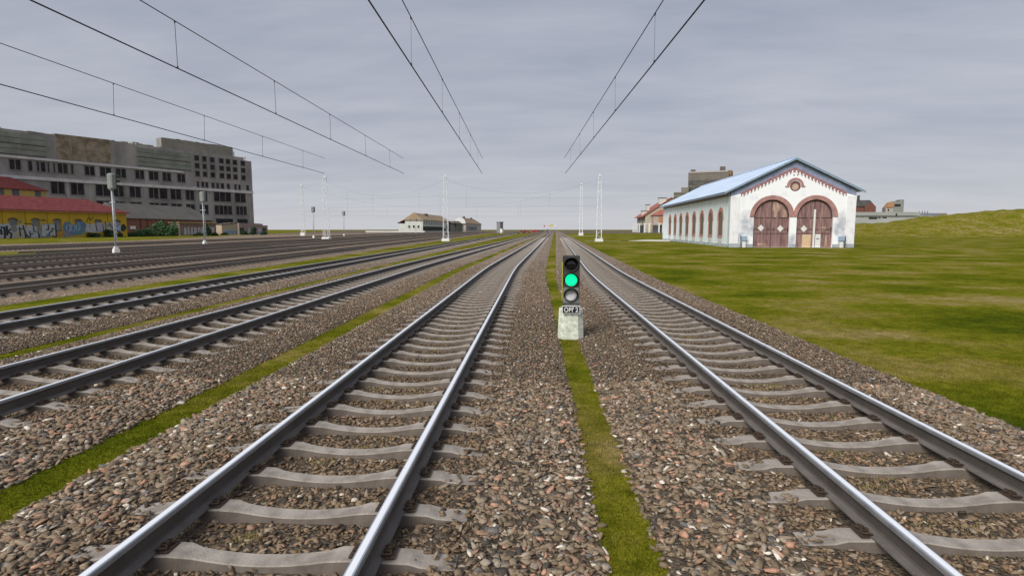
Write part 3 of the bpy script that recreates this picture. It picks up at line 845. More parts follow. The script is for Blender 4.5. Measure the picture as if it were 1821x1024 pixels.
def door(cx, name):
    d = MB()
    d.plate(arch(cx, DW - 0.02, 0.02, DS), (), 0.24, 0.32)
    o = d.build('door', M_DOOR, shed)
    s = MB()
    s.box(cx - 0.035, cx + 0.035, 0.225, 0.2395, 0.03, DS + DW / 2 - 0.1)
    for z in (2.2, 3.62):
        for sx in (-1, 1):
            xa, xb = sorted((cx + sx * (DW / 2 - 0.06), cx + sx * (DW / 2 - 1.35)))
            s.box(xa, xb, 0.22, 0.2394, z, z + 0.09)
            xa, xb = sorted((cx + sx * 0.1, cx + sx * 0.55))
            s.box(xa, xb, 0.22, 0.2394, z, z + 0.09)
    for sx in (-1, 1):
        s.box(cx + sx * (DW / 2 - 0.12) - 0.05, cx + sx * (DW / 2 - 0.12) + 0.05, 0.215, 0.2393, 1.9, 2.5)
    s.box(cx - DW / 2 + 0.1, cx + DW / 2 - 0.1, 0.226, 0.2392, 1.70, 1.76)
    s.build('hinge_strap', M_IRON, o)
    return o
da = door(D1, 'left'); db = door(D2, 'right')
fr = MB()
for cx in (D1, D2):                            # dark rebate round each door
    oa = arch(cx, DW + 0.0, 0.02, DS); ia = arch(cx, DW - 0.42, 0.02, DS)
    ring = [p for p in oa[2:]] + [p for p in reversed(ia[2:])]
    fr2 = MB(); fr2.plate(ring, (), 0.205, 0.236)
    fr2.build('door_frame', pmat('dark_door_frame', (0.085, 0.05, 0.05), None), da if cx == D1 else db)
for cx in (D1, D2):
    ring = [(cx + 2.69 * math.cos(t), DS + 2.69 * math.sin(t)) for t in np.linspace(0, math.pi, 26)] + [(cx + 2.16 * math.cos(t), DS + 2.16 * math.sin(t)) for t in np.linspace(math.pi, 0, 26)]
    lim = (D1 + D2) / 2
    ring = [(min(x, lim - 0.003) if cx == D1 else max(x, lim + 0.003), z) for x, z in ring]
    s = MB(); s.plate(ring, (), -0.06, 0.03)
    s.build('arch_surround', M_BRICKRED, shed)
dd = MB()
dd.plate([(lambda c: (c[0], c[1]))(p) for p in ((D1 - 1.2, 2.0), (D1 - 0.8, 2.42), (D1 - 1.2, 2.84), (D1 - 1.6, 2.42))], (), 0.20, 0.218)
dd.plate([(D1 + 1.15, 1.93), (D1 + 1.55, 2.35), (D1 + 1.15, 2.77), (D1 + 0.75, 2.35)], (), 0.20, 0.218)
dd.build('diamond_mark', M_WHITE, da)
dd = MB(); dd.plate([(D2 - 1.2, 1.9), (D2 - 0.8, 2.33), (D2 - 1.2, 2.76), (D2 - 1.6, 2.33)], (), 0.20, 0.218)
dd.build('diamond_mark', M_WHITE, db)
dd = MB(); dd.box(D2 - 0.1, D2 + 0.13, 0.17, 0.214, 0.02, 4.72)
dd.build('cover_strip', M_WHITE, db)
dd = MB(); dd.box(D2 - 1.36, D2 - 0.3, 0.195, 0.222, 0.02, 1.62)
dd.build('board_patch', M_TAN, db)
dd = MB(); dd.box(D2 + 0.22, D2 + 0.86, 0.195, 0.222, 0.02, 1.66)
wk = dd.build('wicket', M_WHITE, db)
dd = MB(); dd.box(D2 + 0.36, D2 + 0.72, 0.188, 0.1945, 1.03, 1.12)
dd.build('letter_slot', M_IRON, wk)
dd = MB()
dd.plate([(D1 + 0.12, 4.6), (D1 + 0.75, 4.35), (D1 + 1.15, 5.0), (D1 + 0.7, 5.6), (D1 + 0.2, 5.75)], (), 0.228, 0.2385)
dd.plate([(D1 + 0.35, 3.75), (D1 + 0.55, 3.75), (D1 + 0.75, 4.4), (D1 + 0.3, 4.5)], (), 0.228, 0.2385)
dd.build('bleached_board', pmat('bleached_boards', (0.34, 0.19, 0.14), (0.55, 0.44, 0.34), 2.0, 0.9, stretch=(5, 1, 0.5), lo=0.4, hi=0.7), da)
dd = MB()
dd.plate([(D1 + 1.3, 3.75), (D1 + 1.9, 3.75), (D1 + 1.8, 4.5), (D1 + 1.45, 4.9)], (), 0.228, 0.2385)
dd.plate([(D1 - 1.5, 0.25), (D1 - 0.5, 0.25), (D1 - 0.5, 0.5), (D1 - 1.5, 0.55)], (), 0.228, 0.2385)
dd.build('bleached_board', MATS['bleached_boards'], da)
dd = MB()
dd.plate([(D2 + 1.15 + 0.32 * math.cos(t), 2.35 + 0.3 * math.sin(t)) for t in np.linspace(0, 2 * math.pi, 15)[:-1]], (), 0.228, 0.2385)
dd.plate([(D2 + 1.35, 0.1), (D2 + 1.7, 0.1), (D2 + 1.65, 1.5), (D2 + 1.4, 1.45)], (), 0.228, 0.2385)
dd.build('bleached_board', MATS['bleached_boards'], db)
# round window
ow = MB()
cxw, czw = MX + 0.2, 7.6
ring = [(cxw + 0.64 * math.cos(t), czw + 0.64 * math.sin(t)) for t in np.linspace(0, 2 * math.pi, 28)[:-1]]
inn = [(cxw + 0.46 * math.cos(t), czw - 0.04 + 0.46 * math.sin(t)) for t in np.linspace(0, 2 * math.pi, 28)[:-1]]
ow.plate(ring, [inn], -0.03, 0.2)
rwn = ow.build('round_window', pmat('oculus_ring', (0.13, 0.075, 0.08), (0.25, 0.13, 0.13), 3, 0.9), shed)
pn = MB(); pn.plate([(cxw + 0.47 * math.cos(t), czw - 0.04 + 0.47 * math.sin(t)) for t in np.linspace(0, 2 * math.pi, 28)[:-1]], (), 0.1, 0.13)
pn.build('pane', pmat('oculus_board', (0.66, 0.47, 0.36), (0.45, 0.30, 0.24), 2.5, 0.9), rwn)
hr = [(cxw + 1.02 * math.cos(t), czw + 1.0 * math.sin(t)) for t in np.linspace(0, math.pi, 20)] + [(cxw - 1.2, czw), (cxw - 1.2, czw - 0.16), (cxw - 0.72, czw - 0.16)] + \
     [(cxw + 0.70 * math.cos(t), czw + 0.72 * math.sin(t)) for t in np.linspace(math.pi, 0, 20)] + [(cxw + 0.72, czw - 0.16), (cxw + 1.2, czw - 0.16), (cxw + 1.2, czw)]
hm = MB(); hm.plate(hr, (), -0.05, 0.02)
hm.build('hood_mould', M_BRICKRED, shed)
dt = MB(); dt.box(cxw - 0.28, cxw - 0.16, -0.04, 0.02, 8.86, 9.0); dt.box(cxw + 0.16, cxw + 0.28, -0.04, 0.02, 8.86, 9.0)
dt.build('wall_anchor', M_IRON, shed)
# roof shade painted as a blue band, and scalloped corbel course under the gable
g0 = 1.15
gshade = MB()
dz = 1.12
gshade.plate([(0.01, zroof(0) - 0.02), (MX, HA - 0.06), (SHW - 0.01, zroof(0) - 0.02), (SHW - 0.01, zroof(0) - 0.85), (SHW - g0, zroof(g0) - dz + 0.05), (MX, HA - dz - 0.1), (g0, zroof(g0) - dz + 0.05), (0.01, zroof(0) - 0.85)], (), -0.05, 0.02)
gshade.build('gable_shade_band', M_EAVE_SHADE, shed)
for side in (-1, 1):
    n = 15
    xa = MX - 0.02; L_ = MX - g0 - 0.05
    top, bot = [], []
    per = L_ / n
    for i in range(n):
        x0 = xa - L_ + i * per
        zz = lambda x: zroof(x) - dz
        zt = zz(x0 + per / 2)
        bot += [(x0, zt - 0.42), (x0 + per * 0.24, zt - 0.42)]
        for t in np.linspace(math.pi, 0, 7):
            bot.append((x0 + per / 2 + per * 0.26 * math.cos(t), zt - 0.2 + per * 0.26 * math.sin(t)))
        bot += [(x0 + per * 0.76, zt - 0.42), (x0 + per, zt - 0.42)]
    poly = bot + [(xa, zz(xa) + 0.12), (xa - L_, zz(xa - L_) + 0.12)]
    if side > 0: poly = [(2 * MX - x, z) for x, z in poly]
    sc_ = MB(); sc_.plate(poly, (), -0.085, -0.052)
    sc_.build('scallop_course', M_SCALLOP, shed)
for xa, xb in ((-0.03, 1.05), (SHW - 1.05, SHW + 0.03)):
    p_ = MB(); p_.box(xa, xb, -0.07, -0.002, 0.46, HE - 0.9)
    p_.build('corner_pilaster', pmat('pilaster_plaster', (0.86, 0.86, 0.88), (0.62, 0.60, 0.64), 1.4, 0.9, lo=0.5, hi=0.8), shed)
pz = MB()
for xa, xb in ((-0.06, D1 - DW / 2 - 0.03), (D1 + DW / 2 + 0.03, D2 - DW / 2 - 0.03), (D2 + DW / 2 + 0.03, SHW + 0.06)):
    pz = MB(); pz.box(xa, xb, -0.1, -0.003, -0.3, 0.43); pz.build('plinth', M_PLINTH, shed)
pz = MB(); pz.box(-0.06, -0.003, 0.0, SHL, -0.3, 0.4)
pz.build('plinth', pmat('damp_plinth', (0.30, 0.36, 0.36), (0.55, 0.58, 0.57), 0.7, 0.95), shed)
co_ = MB()
for i in range(92):                            # brick dentils under the side eaves
    co_.box(-0.10, -0.002, 0.6 + i * 0.5, 0.85 + i * 0.5, HE - 0.85, HE - 0.5)
co_.box(-0.12, -0.003, 0.5, SHL - 0.2, HE - 0.5, HE - 0.28)
co_.build('eaves_dentils', pmat('dentil_brick', (0.42, 0.30, 0.31), (0.55, 0.45, 0.47), 1.5, 0.9), shed)
for y in wy:
    b = MB()
    ring = [(y + 1.42 * math.cos(t), 3.64 + 1.52 * math.sin(t)) for t in np.linspace(0, math.pi, 18)] + [(y - 1.42, 3.45), (y - 0.99, 3.45)] + \
           [(y + 0.99 * math.cos(t), 3.64 + 0.99 * math.sin(t)) for t in np.linspace(math.pi, 0, 18)] + [(y + 0.99, 3.45), (y + 1.42, 3.45)]
    b.plate(ring, (), -0.05, 0.02, lambda u, v, w: (w, u, v))
    b.box(-0.045, 0.02, y - 1.16, y - 0.99, 1.4, 3.449); b.box(-0.045, 0.02, y + 0.99, y + 1.16, 1.4, 3.449)
    wd = b.build('window', pmat('window_brick', (0.46, 0.20, 0.16), (0.56, 0.29, 0.24), 3, 0.9) if 'window_brick' not in MATS else MATS['window_brick'], shed)
    q = MB(); q.plate(arch(y, 1.99, 1.43, 3.64), (), 0.03, 0.07, lambda u, v, w: (w, u, v))
    q.build('pane', M_GLASSDK, wd)
    q = MB()
    for z in (1.9, 2.4, 2.9, 3.4, 3.9): q.box(0.012, 0.0295, y - 0.95, y + 0.95, z, z + 0.05)
    for dy_ in (-0.5, 0.0, 0.5): q.box(0.01, 0.029, y + dy_ - 0.025, y + dy_ + 0.025, 1.45, 4.4)
    q.build('glazing_bar', pmat('window_bar', (0.16, 0.15, 0.12), None) if 'window_bar' not in MATS else MATS['window_bar'], wd)
    q = MB(); q.box(-0.09, 0.02, y - 1.1, y + 1.1, 1.2, 1.4)
    q.build('sill', MATS['window_brick'], wd)
    q = MB(); q.box(-0.03, 0.02, y - 0.95, y + 0.95, 0.42, 1.19)
    q.build('apron', pmat('apron_plaster', (0.55, 0.53, 0.50), (0.68, 0.66, 0.64), 2) if 'apron_plaster' not in MATS else MATS['apron_plaster'], wd)
eshade = MB(); eshade.box(-0.022, -0.002, 0.0, SHL, HE - 0.84, HE - 0.02)
eshade.build('eaves_shade_band', M_EAVE_SHADE, shed)  # same painted eave shade along the side wall
# roof in corrugated sheets
def roof_sheet(side):
    b = MB()
    ov = 0.85
    sl_ = (HA - HE) / MX
    ysamp = np.arange(-0.55, SHL + 0.5, 0.125)
    amp = 0.045
    rows = []
    for i, y in enumerate(ysamp):
        dzv = amp * math.sin(2 * math.pi * y / 0.5)
        xe = -ov if side < 0 else SHW + ov
        rows.append([(xe, y, HE - ov * sl_ + 0.10 + dzv), (MX, y, HA + 0.10 + dzv)])
    for a, c in zip(rows[:-1], rows[1:]):
        b.face([a[0], c[0], c[1], a[1]])
        b.face([(a[0][0], a[0][1], a[0][2] - 0.04), (a[1][0], a[1][1], a[1][2] - 0.04), (c[1][0], c[1][1], c[1][2] - 0.04), (c[0][0], c[0][1], c[0][2] - 0.04)])
        b.face([a[0], (a[0][0], a[0][1], a[0][2] - 0.04), (c[0][0], c[0][1], c[0][2] - 0.04), c[0]])
    return b.build('roof', M_ROOFBLUE, shed, recalc=False)
roof_sheet(-1); roof_sheet(1)
bb = MB()
sl_ = (HA - HE) / MX
bb.plate([(-0.85, HE - 0.85 * sl_ + 0.04), (MX, HA + 0.04), (SHW + 0.85, HE - 0.85 * sl_ + 0.04), (SHW + 0.85, HE - 0.85 * sl_ - 0.16), (MX, HA - 0.16), (-0.85, HE - 0.85 * sl_ - 0.16)], (), -0.54, -0.48)
bb.build('bargeboard', M_ROOFEDGE, shed)
bb = MB(); bb.tube((MX, -0.5, HA + 0.14), (MX, SHL + 0.4, HA + 0.14), 0.13, n=8)
bb.build('ridge_cap', M_ROOFBLUE, shed)
dpp = MB(); dpp.pipe([(-0.12, 0.25, HE - 0.3), (-0.12, 0.25, 0.2), (-0.3, 0.25, 0.05)], 0.075, 8)
dpp.build('downpipe', pmat('green_downpipe', (0.30, 0.40, 0.36), (0.40, 0.48, 0.44), 3, 0.7), shed)
gt = MB(); gt.box(-0.98, -0.80, -0.4, SHL + 0.3, HE - 0.62, HE - 0.48)
gt.build('gutter', M_ROOFEDGE, shed)
# two small blue boxes on posts either side of the doors
cth, sth = math.cos(-math.atan(SHH)), math.sin(-math.atan(SHH))
def shed_pt(x, y): return (A.x + x * cth - y * sth, A.y + x * sth + y * cth, GZ)
for x_, lb_, fl in ((1.66, 'small blue box on a leaning post by the left shed door', 1), (13.33, 'small blue box on a leaning post by the right shed door', -1)):
    t = thing('door_stop_post', lb_, 'post', shed_pt(x_, -0.55), -math.atan(SHH), 'blue posts before the shed doors')
    b = MB(); b.tube((-0.36 * fl, 0.0, -0.05), (-0.44 * fl, 0.05, 1.45), 0.06, 0.05, 8); b.build('post', M_IRON, t)
    b = MB(); b.box(-0.38, 0.38, 0.06, 0.2, 0.82, 1.42); o = b.build('box', M_STEELBLUE, t); bv = o.modifiers.new('bevel', 'BEVEL'); bv.width = 0.04
    b = MB(); b.box(-0.2, 0.2, 0.06, 0.2, -0.05, 0.72); o = b.build('pedestal', M_WHITE, t)
# pale slab on the grass beside the shed
sA = [G(1118, 428.6), G(1150, 426.6), G(1188, 427.0), G(1192, 429.6)]
sb = MB(); sb.plate([(p.x, p.y) for p in sA], (), GZ - 0.05, GZ + 0.06, lambda u, v, w: (u, v, w))
tag(sb.build('concrete_slab', pmat('pale_concrete', (0.55, 0.53, 0.46), (0.66, 0.64, 0.56), 0.6, 0.9)), 'pale flat concrete slab on the grass beside the shed', 'slab')

for (ya_, xa_, xb_) in ((429.0, 1040, 1104), (419.6, 1012, 1068)):
    q_ = [G(xa_, ya_ - 0.35), G(xb_, ya_ - 0.35), G(xb_, ya_ + 0.35), G(xa_, ya_ + 0.35)]
    b = MB(); b.plate([(p.x, p.y) for p in q_], (), GZ + 0.004, GZ + 0.012, lambda u, v, w: (u, v, w))
    kind(b.build('path', pmat('dry_path', (0.30, 0.27, 0.14), (0.24, 0.23, 0.10), 0.5)), 'structure')

# ------------------------------------------------------------------ generic building helpers
def facade(px, depth, heading):
    """origin on the ground at pixel column px and given depth; u = direction along the face as seen left to right"""
    O = V(px, 408, depth); O = Vector((O.x, O.y, GZ))
    u = Vector((heading[0], heading[1], 0)).normalized()
    return O, u, math.atan2(u.y, u.x)
def vpdir(px):
    r = ray(px, 408.0); return (r.x, r.y)
def gable_roof(mb, x0, x1, y0, y1, ze, zr, ov=0.5, hip0=0.0, hip1=0.0, th=0.15, mi=0):
    """ridge along x, solid slab roof; hips at the ends"""
    ym = (y0 + y1) / 2; s = (zr - ze) / (ym - y0)
    e0 = ze - ov * s
    for dzv in (0.0, th):
        pass
    a = [(x0 - ov, y0 - ov, e0), (x1 + ov, y0 - ov, e0), (x1 + ov, y1 + ov, e0), (x0 - ov, y1 + ov, e0), (x0 - ov + hip0, ym, zr), (x1 + ov - hip1, ym, zr)]
    top = [(p[0], p[1], p[2] + th) for p in a]
    for q in ((0, 1, 5, 4), (2, 3, 4, 5), (0, 4, 3), (1, 2, 5)):
        mb.face([top[i] for i in q], mi)
    mb.face([a[0], a[3], a[2], a[1]], mi)
    for q in ((0, 1), (1, 2), (2, 3), (3, 0)):
        mb.face([a[q[0]], a[q[1]], top[q[1]], top[q[0]]], mi)

# ------------------------------------------------------------------ yellow graffiti warehouse
def tile_mat(name, c1, c2):
    m = brick_mat(name, c1, c2, tuple(0.75 * v for v in c1), 1.0, 0.6, 0.45, 0.85, 'XY'); return m
M_YELLOW = pmat('yellow_plaster', (0.56, 0.36, 0.035), (0.45, 0.285, 0.055), 0.35, 0.9, lo=0.4, hi=0.75, detail=7)
M_REDTILE = tile_mat('red_roof_tile', (0.195, 0.045, 0.045), (0.25, 0.066, 0.062))
M_REDTILE2 = tile_mat('dark_red_roof_tile', (0.125, 0.026, 0.026), (0.155, 0.034, 0.034))
M_GREYWIN = pmat('grey_shutter', (0.15, 0.155, 0.16), (0.24, 0.24, 0.25), 2.5, 0.7)
M_WINARCH = pmat('window_arch_brown', (0.20, 0.12, 0.045), None)  # brown arch ring over each warehouse window
GRF = {k: pmat('graffiti_' + k, c, c2, 1.5, 0.7) for k, c, c2 in (('white', (0.50, 0.50, 0.52), (0.40, 0.41, 0.44)), ('black', (0.03, 0.03, 0.035), (0.05, 0.05, 0.055)),
      ('teal', (0.12, 0.30, 0.34), (0.10, 0.22, 0.28)), ('blue', (0.08, 0.15, 0.24), (0.16, 0.24, 0.36)), ('cream', (0.46, 0.42, 0.30), (0.40, 0.37, 0.30)),
      ('lilac', (0.40, 0.33, 0.44), (0.48, 0.42, 0.50)), ('grey', (0.2, 0.2, 0.2), (0.28, 0.27, 0.26)), ('orange', (0.55, 0.22, 0.03), (0.5, 0.25, 0.05)), ('sky', (0.30, 0.42, 0.60), (0.42, 0.52, 0.66)))}
O1, u1, rz1 = facade(226, 171, vpdir(1150))
wh = thing('warehouse', 'long yellow warehouse with red hipped roof and graffiti along its wall', 'warehouse', O1, rz1)
WL = 62.0
def f1(px, py): return on_face(O1, u1, px, py)
heav = f1(226, 377.5)[1]
win_px = [(17, 30), (57, 71), (96, 108.5), (134, 146), (169, 180.5), (203, 214)]
wins = [((f1(a, 400)[0] + f1(b_, 400)[0]) / 2, 1.9) for a, b_ in win_px]
wins = [(wins[0][0] - 7.4, 1.9), (wins[0][0] - 14.8, 1.9)] + wins
wb = MB()
zt_w = 5.0
wb.plate([(-WL, -0.3), (0, -0.3), (0, heav), (-WL, heav)], [arch(s, 2.0, 1.6, zt_w - 0.55, 12)[:2] + [(s + 1.0 * math.cos(t), zt_w - 0.55 + 0.5 * math.sin(t)) for t in np.linspace(0, math.pi, 10)] for s, _ in wins], 0, 0.4)
wb.box(-WL, -0.0, 13.6, 14, -0.3, heav); wb.box(-0.4, 0.0, 0.4, 13.6, -0.3, heav); wb.box(-WL, -WL + 0.4, 0.4, 13.6, -0.3, heav)
wb.build('wall', M_YELLOW, wh)
for s, _ in wins:
    q = MB(); q.plate([(s - 1.0, 1.6), (s + 1.0, 1.6)] + [(s + 1.0 * math.cos(t), zt_w - 0.55 + 0.5 * math.sin(t)) for t in np.linspace(0, math.pi, 10)], (), 0.22, 0.28)
    wd = q.build('window', M_GREYWIN, wh)
    q = MB(); q.plate([(s + 1.0 * math.cos(t), zt_w - 0.55 + 0.5 * math.sin(t)) for t in np.linspace(0, math.pi, 10)] + [(s + 1.25 * math.cos(t), zt_w - 0.55 + 0.78 * math.sin(t)) for t in np.linspace(math.pi, 0, 10)], (), -0.04, 0.02)
    q.build('window_arch', M_WINARCH, wd)
    q = MB()
    for z in (2.3, 3.0, 3.7): q.box(s - 1, s + 1, 0.19, 0.219, z, z + 0.06)
    q.box(s - 0.04, s + 0.04, 0.185, 0.218, 1.6, 4.8)
    q.build('glazing_bar', GRF['grey'], wd)
q = MB(); gable_roof(q, -WL, 0, 0, 14, heav, heav + 3.45, 0.7, 7.0, 7.0)
q.build('roof', M_REDTILE, wh)
q = MB(); q.box(-WL - 0.7, 0.75, -0.78, -0.66, heav - 0.62, heav - 0.42)
q.build('gutter', pmat('copper_gutter', (0.50, 0.22, 0.12), (0.42, 0.2, 0.12), 2), wh)
q = MB()
for px in (5, 46, 85, 124, 160, 192): 
    s = f1(px, 400)[0]; q.box(s - 0.12, s + 0.12, -0.03, 0.01, 2.5, heav - 0.5)
q.build('pilaster_strip', pmat('ochre_strip', (0.36, 0.23, 0.03), None), wh)
def spray(items, fn, w0, parent, bname='graffiti'):
    by = {}
    for colr, shp in items:
        by.setdefault(colr, []).append(shp)
    for k_, (colr, shps) in enumerate(by.items()):
        mb = MB()
        for j, s_ in enumerate(shps):
            off = 0.010 + 0.012 * k_ + 0.0004 * j
            if s_[0] == 'poly':
                pts = [fn(*p) for p in s_[1]]
                mb.plate(pts, (), w0 - off, w0 - off + 0.002)
            elif s_[0] == 'line':
                pts = [Vector(fn(*p)) for p in s_[1]]; wd_ = s_[2]
                for a, c in zip(pts[:-1], pts[1:]):
                    d = (c - a); 
                    if d.length < 1e-6: continue
                    d.normalize(); nn = Vector((-d.y, d.x)) * wd_ / 2; e_ = d * wd_ * 0.4
                    mb.plate([tuple(a - e_ + nn), tuple(c + e_ + nn), tuple(c + e_ - nn), tuple(a - e_ - nn)], (), w0 - off, w0 - off + 0.002)
        mb.build(bname, GRF[colr], parent)
# graffiti drawn in the warehouse wall's own plane: pixel readings turned into metres along and up the wall
z7 = lambda a, b_: (a / 14.0, 370 + b_ / 14.0)
z8 = lambda a, b_: (120 + a / 14.0, 370 + b_ / 14.0)
def blob(cx, cy, rx, ry, seed, n=11, z=z7):
    rr_ = random.Random(seed)
    return ('poly', [z(cx + rx * math.cos(2 * math.pi * i / n) * rr_.uniform(0.8, 1.15), cy + ry * math.sin(2 * math.pi * i / n) * rr_.uniform(0.8, 1.15)) for i in range(n)])
items = [
    ('white', ('poly', [z7(-120, 400), z7(235, 385), z7(240, 430), z7(470, 430), z7(560, 400), z7(830, 460), z7(900, 450), z7(1000, 460), z7(1015, 740), z7(120, 750), z7(-120, 760)])),
    ('white', ('poly', [z7(1040, 410), z7(1200, 400), z7(1365, 400), z7(1385, 720), z7(1180, 690), z7(1030, 700)])),
    ('grey', ('poly', [z7(1560, 470), z7(1640, 400), z8(60, 400), z8(200, 420), z8(330, 380), z8(450, 410), z8(450, 610), z8(200, 690), z7(1560, 740)])),
    ('white', ('poly', [z8(700, 380), z8(800, 360), z8(900, 385), z8(1000, 350), z8(1130, 380), z8(1300, 370), z8(1320, 590), z8(900, 590), z8(705, 600)])),
    ('white', ('poly', [z8(440, 400), z8(700, 390), z8(710, 600), z8(520, 610), z8(450, 590)])),
    ('cream', ('poly', [z7(360, 600), z7(620, 560), z7(640, 735), z7(330, 740)])),
    ('cream', ('poly', [z8(880, 380), z8(1130, 370), z8(1120, 520), z8(900, 560)])),
    ('grey', blob(350, 510, 95, 95, 1)), ('grey', blob(960, 520, 55, 80, 2)), ('grey', blob(1450, 480, 70, 90, 3)),
    ('blue', blob(1680, 460, 130, 120, 4)), ('blue', blob(330, 450, 130, 130, 6, z=z8)), ('blue', blob(100, 560, 110, 100, 7, z=z8)), ('teal', blob(260, 530, 120, 110, 8, z=z8)),
    ('lilac', blob(780, 470, 75, 110, 9, z=z8)), ('lilac', blob(1100, 420, 40, 60, 10, z=z8)), ('sky', blob(1260, 480, 65, 110, 11, z=z8)), ('sky', blob(20, 480, 70, 70, 13)),
    ('black', blob(1390, 490, 75, 85, 12, z=z8)), ('orange', blob(1495, 640, 60, 60, 14)), ('teal', blob(1190, 690, 45, 50, 15)), ('teal', blob(500, 345, 45, 40, 17)),
    ('black', ('line', [z7(20, 480), z7(100, 490), z7(115, 600), z7(120, 760)], 0.42)), ('black', ('line', [z7(15, 540), z7(35, 640)], 0.5)),
    ('black', ('line', [z7(160, 460), z7(175, 660)], 0.5)), ('black', ('line', [z7(250, 540), z7(180, 590), z7(285, 640), z7(265, 750)], 0.38)),
    ('black', ('line', [z7(480, 480), z7(505, 690)], 0.3)), ('black', ('line', [z7(485, 520), z7(590, 525)], 0.22)), ('black', ('line', [z7(570, 440), z7(630, 620), z7(640, 735)], 0.34)),
    ('black', ('line', [z7(610, 600), z7(720, 740)], 0.3)), ('black', ('line', [z7(740, 580), z7(755, 720)], 0.26)), ('black', ('line', [z7(760, 650), z7(820, 630)], 0.2)),
    ('black', ('line', [z7(830, 470), z7(840, 575), z7(890, 590)], 0.22)), ('black', ('line', [z7(940, 600), z7(975, 660), z7(965, 745)], 0.3)),
    ('black', ('line', [z7(1150, 540), z7(1210, 535), z7(1205, 430)], 0.26)), ('black', ('line', [z7(1340, 530), z7(1290, 500), z7(1290, 590), z7(1225, 600), z7(1225, 690)], 0.24)),
    ('black', ('line', [z7(1380, 410), z7(1400, 715), z7(1290, 690)], 0.26)),
    ('teal', ('line', [z7(1030, 410), z7(1020, 720), z7(1150, 715)], 0.22)), ('teal', ('line', [z7(1040, 400), z7(1360, 395)], 0.16)),
    ('black', ('line', [z7(600, 390), z7(640, 375), z7(670, 400), z7(720, 380), z7(790, 400)], 0.16)), ('black', ('line', [z7(1020, 290), z7(1060, 330), z7(1100, 285), z7(1150, 330)], 0.14)),
    ('black', ('line', [z8(470, 340), z8(520, 240), z8(580, 300), z8(640, 230)], 0.16)),
    ('black', ('line', [z8(940, 340), z8(960, 560)], 0.2)), ('black', ('line', [z8(1040, 370), z8(1120, 500)], 0.26)), ('black', ('line', [z8(990, 430), z8(1040, 430)], 0.2)),
    ('lilac', ('line', [z8(60, 420), z8(90, 520), z8(40, 600)], 0.3)), ('orange', ('line', [z8(480, 600), z8(560, 625)], 0.3)), ('black', ('line', [z8(870, 400), z8(900, 560)], 0.18)), ('black', ('line', [z8(1200, 540), z8(1310, 600)], 0.25)), ('black', ('line', [z8(1180, 380), z8(1240, 470), z8(1290, 390)], 0.16)), ('teal', ('line', [z8(150, 620), z8(300, 660), z8(430, 600)], 0.35)),
    ('black', ('line', [z8(700, 400), z8(730, 570)], 0.2)),
]
ovals = []
for (cx, cy, rx, ry, zf) in ((1690, 500, 45, 90, z7), (130, 500, 45, 90, z8), (255, 470, 50, 85, z8), (370, 440, 40, 80, z8), (10, 480, 45, 85, z8)):
    ovals.append(('white', ('line', [zf(cx + rx * math.cos(t), cy + ry * math.sin(t)) for t in np.linspace(0, 2 * math.pi, 15)], 0.28)))
ovals.append(('white', ('line', [z7(1615, 380), z7(1720, 370), z7(1680, 480)], 0.26)))
items += [(k_ if k_ != 'white' else 'sky', s_) for k_, s_ in ovals[:3]] + ovals[3:]
spray(items, f1, 0.0, wh)

# second yellow house behind
O2, u2, rz2 = facade(88, 196, vpdir(1150))
hs = thing('yellow_house', 'pale yellow house with dark red hipped roof behind the warehouse', 'house', O2, rz2)
def f2(px, py): return on_face(O2, u2, px, py)
he2 = f2(88, 339.0)[1]; hr2 = f2(62, 315.0)[1] - 0.5
b = MB(); b.box(-60, 0, 0, 14, -0.3, he2)
b.build('wall', pmat('pale_yellow_plaster', (0.50, 0.36, 0.10), (0.42, 0.31, 0.14), 0.4, 0.9), hs)
b = MB(); gable_roof(b, -60, 0, 0, 14, he2, hr2 + 0.2, 0.6, 7, 7); b.build('roof', M_REDTILE2, hs)
for a_, b2 in ((0, 7), (21.5, 33.5), (62, 72)):
    s0, s1 = f2(a_, 340)[0], f2(b2, 340)[0]
    q = MB(); q.box(s0, s1, -0.06, 0.02, he2 - 2.3, he2 - 0.35); wd = q.build('window', pmat('house_pane', (0.06, 0.07, 0.09), (0.12, 0.13, 0.15), 3, 0.3) if 'house_pane' not in MATS else MATS['house_pane'], hs)
    q = MB(); m_ = (s0 + s1) / 2; q.box(m_ - 0.07, m_ + 0.07, -0.1, -0.061, he2 - 2.3, he2 - 0.35); q.box(s0 - 0.1, s1 + 0.1, -0.11, -0.0, he2 - 2.5, he2 - 2.32)
    q.build('window_frame', M_GREYWIN, wd)

# ------------------------------------------------------------------ rusty brown shed
M_RUST = pmat('rust_boards', (0.19, 0.068, 0.048), (0.33, 0.16, 0.12), 0.5, 0.9, stretch=(4, 4, 0.5), lo=0.3, hi=0.7, detail=7)
M_FELT = pmat('grey_felt_roof', (0.135, 0.125, 0.112), (0.17, 0.155, 0.14), 0.25, 0.95)
O3, u3, rz3 = facade(223, 181, vpdir(992))
bs = thing('rusty_shed', 'long rust brown shed with plain grey roof behind green bushes', 'shed', O3, rz3)
def f3(px, py): return on_face(O3, u3, px, py)
L3 = f3(378, 400)[0]; he3 = f3(240, 386.5)[1]
b = MB(); b.box(0, L3, 0, 12, -0.3, he3); b.build('wall', M_RUST, bs)
b = MB(); gable_roof(b, 0, L3, 0, 12, he3, he3 + 4.6, 0.6, 0.2, 6.0); b.build('roof', M_FELT, bs)
q = MB(); s0, s1 = f3(231, 405)[0], f3(241, 405)[0]; q.box(s0, s1, -0.12, -0.01, f3(236, 407.5)[1], f3(236, 402)[1]); q.build('white_sign', M_WHITE, bs)
q = MB()
for px in (250, 262, 278, 291, 302): s = f3(px, 400)[0]; q.box(s - 0.15, s + 0.15, -0.09, -0.01, 0, he3 - 0.4)
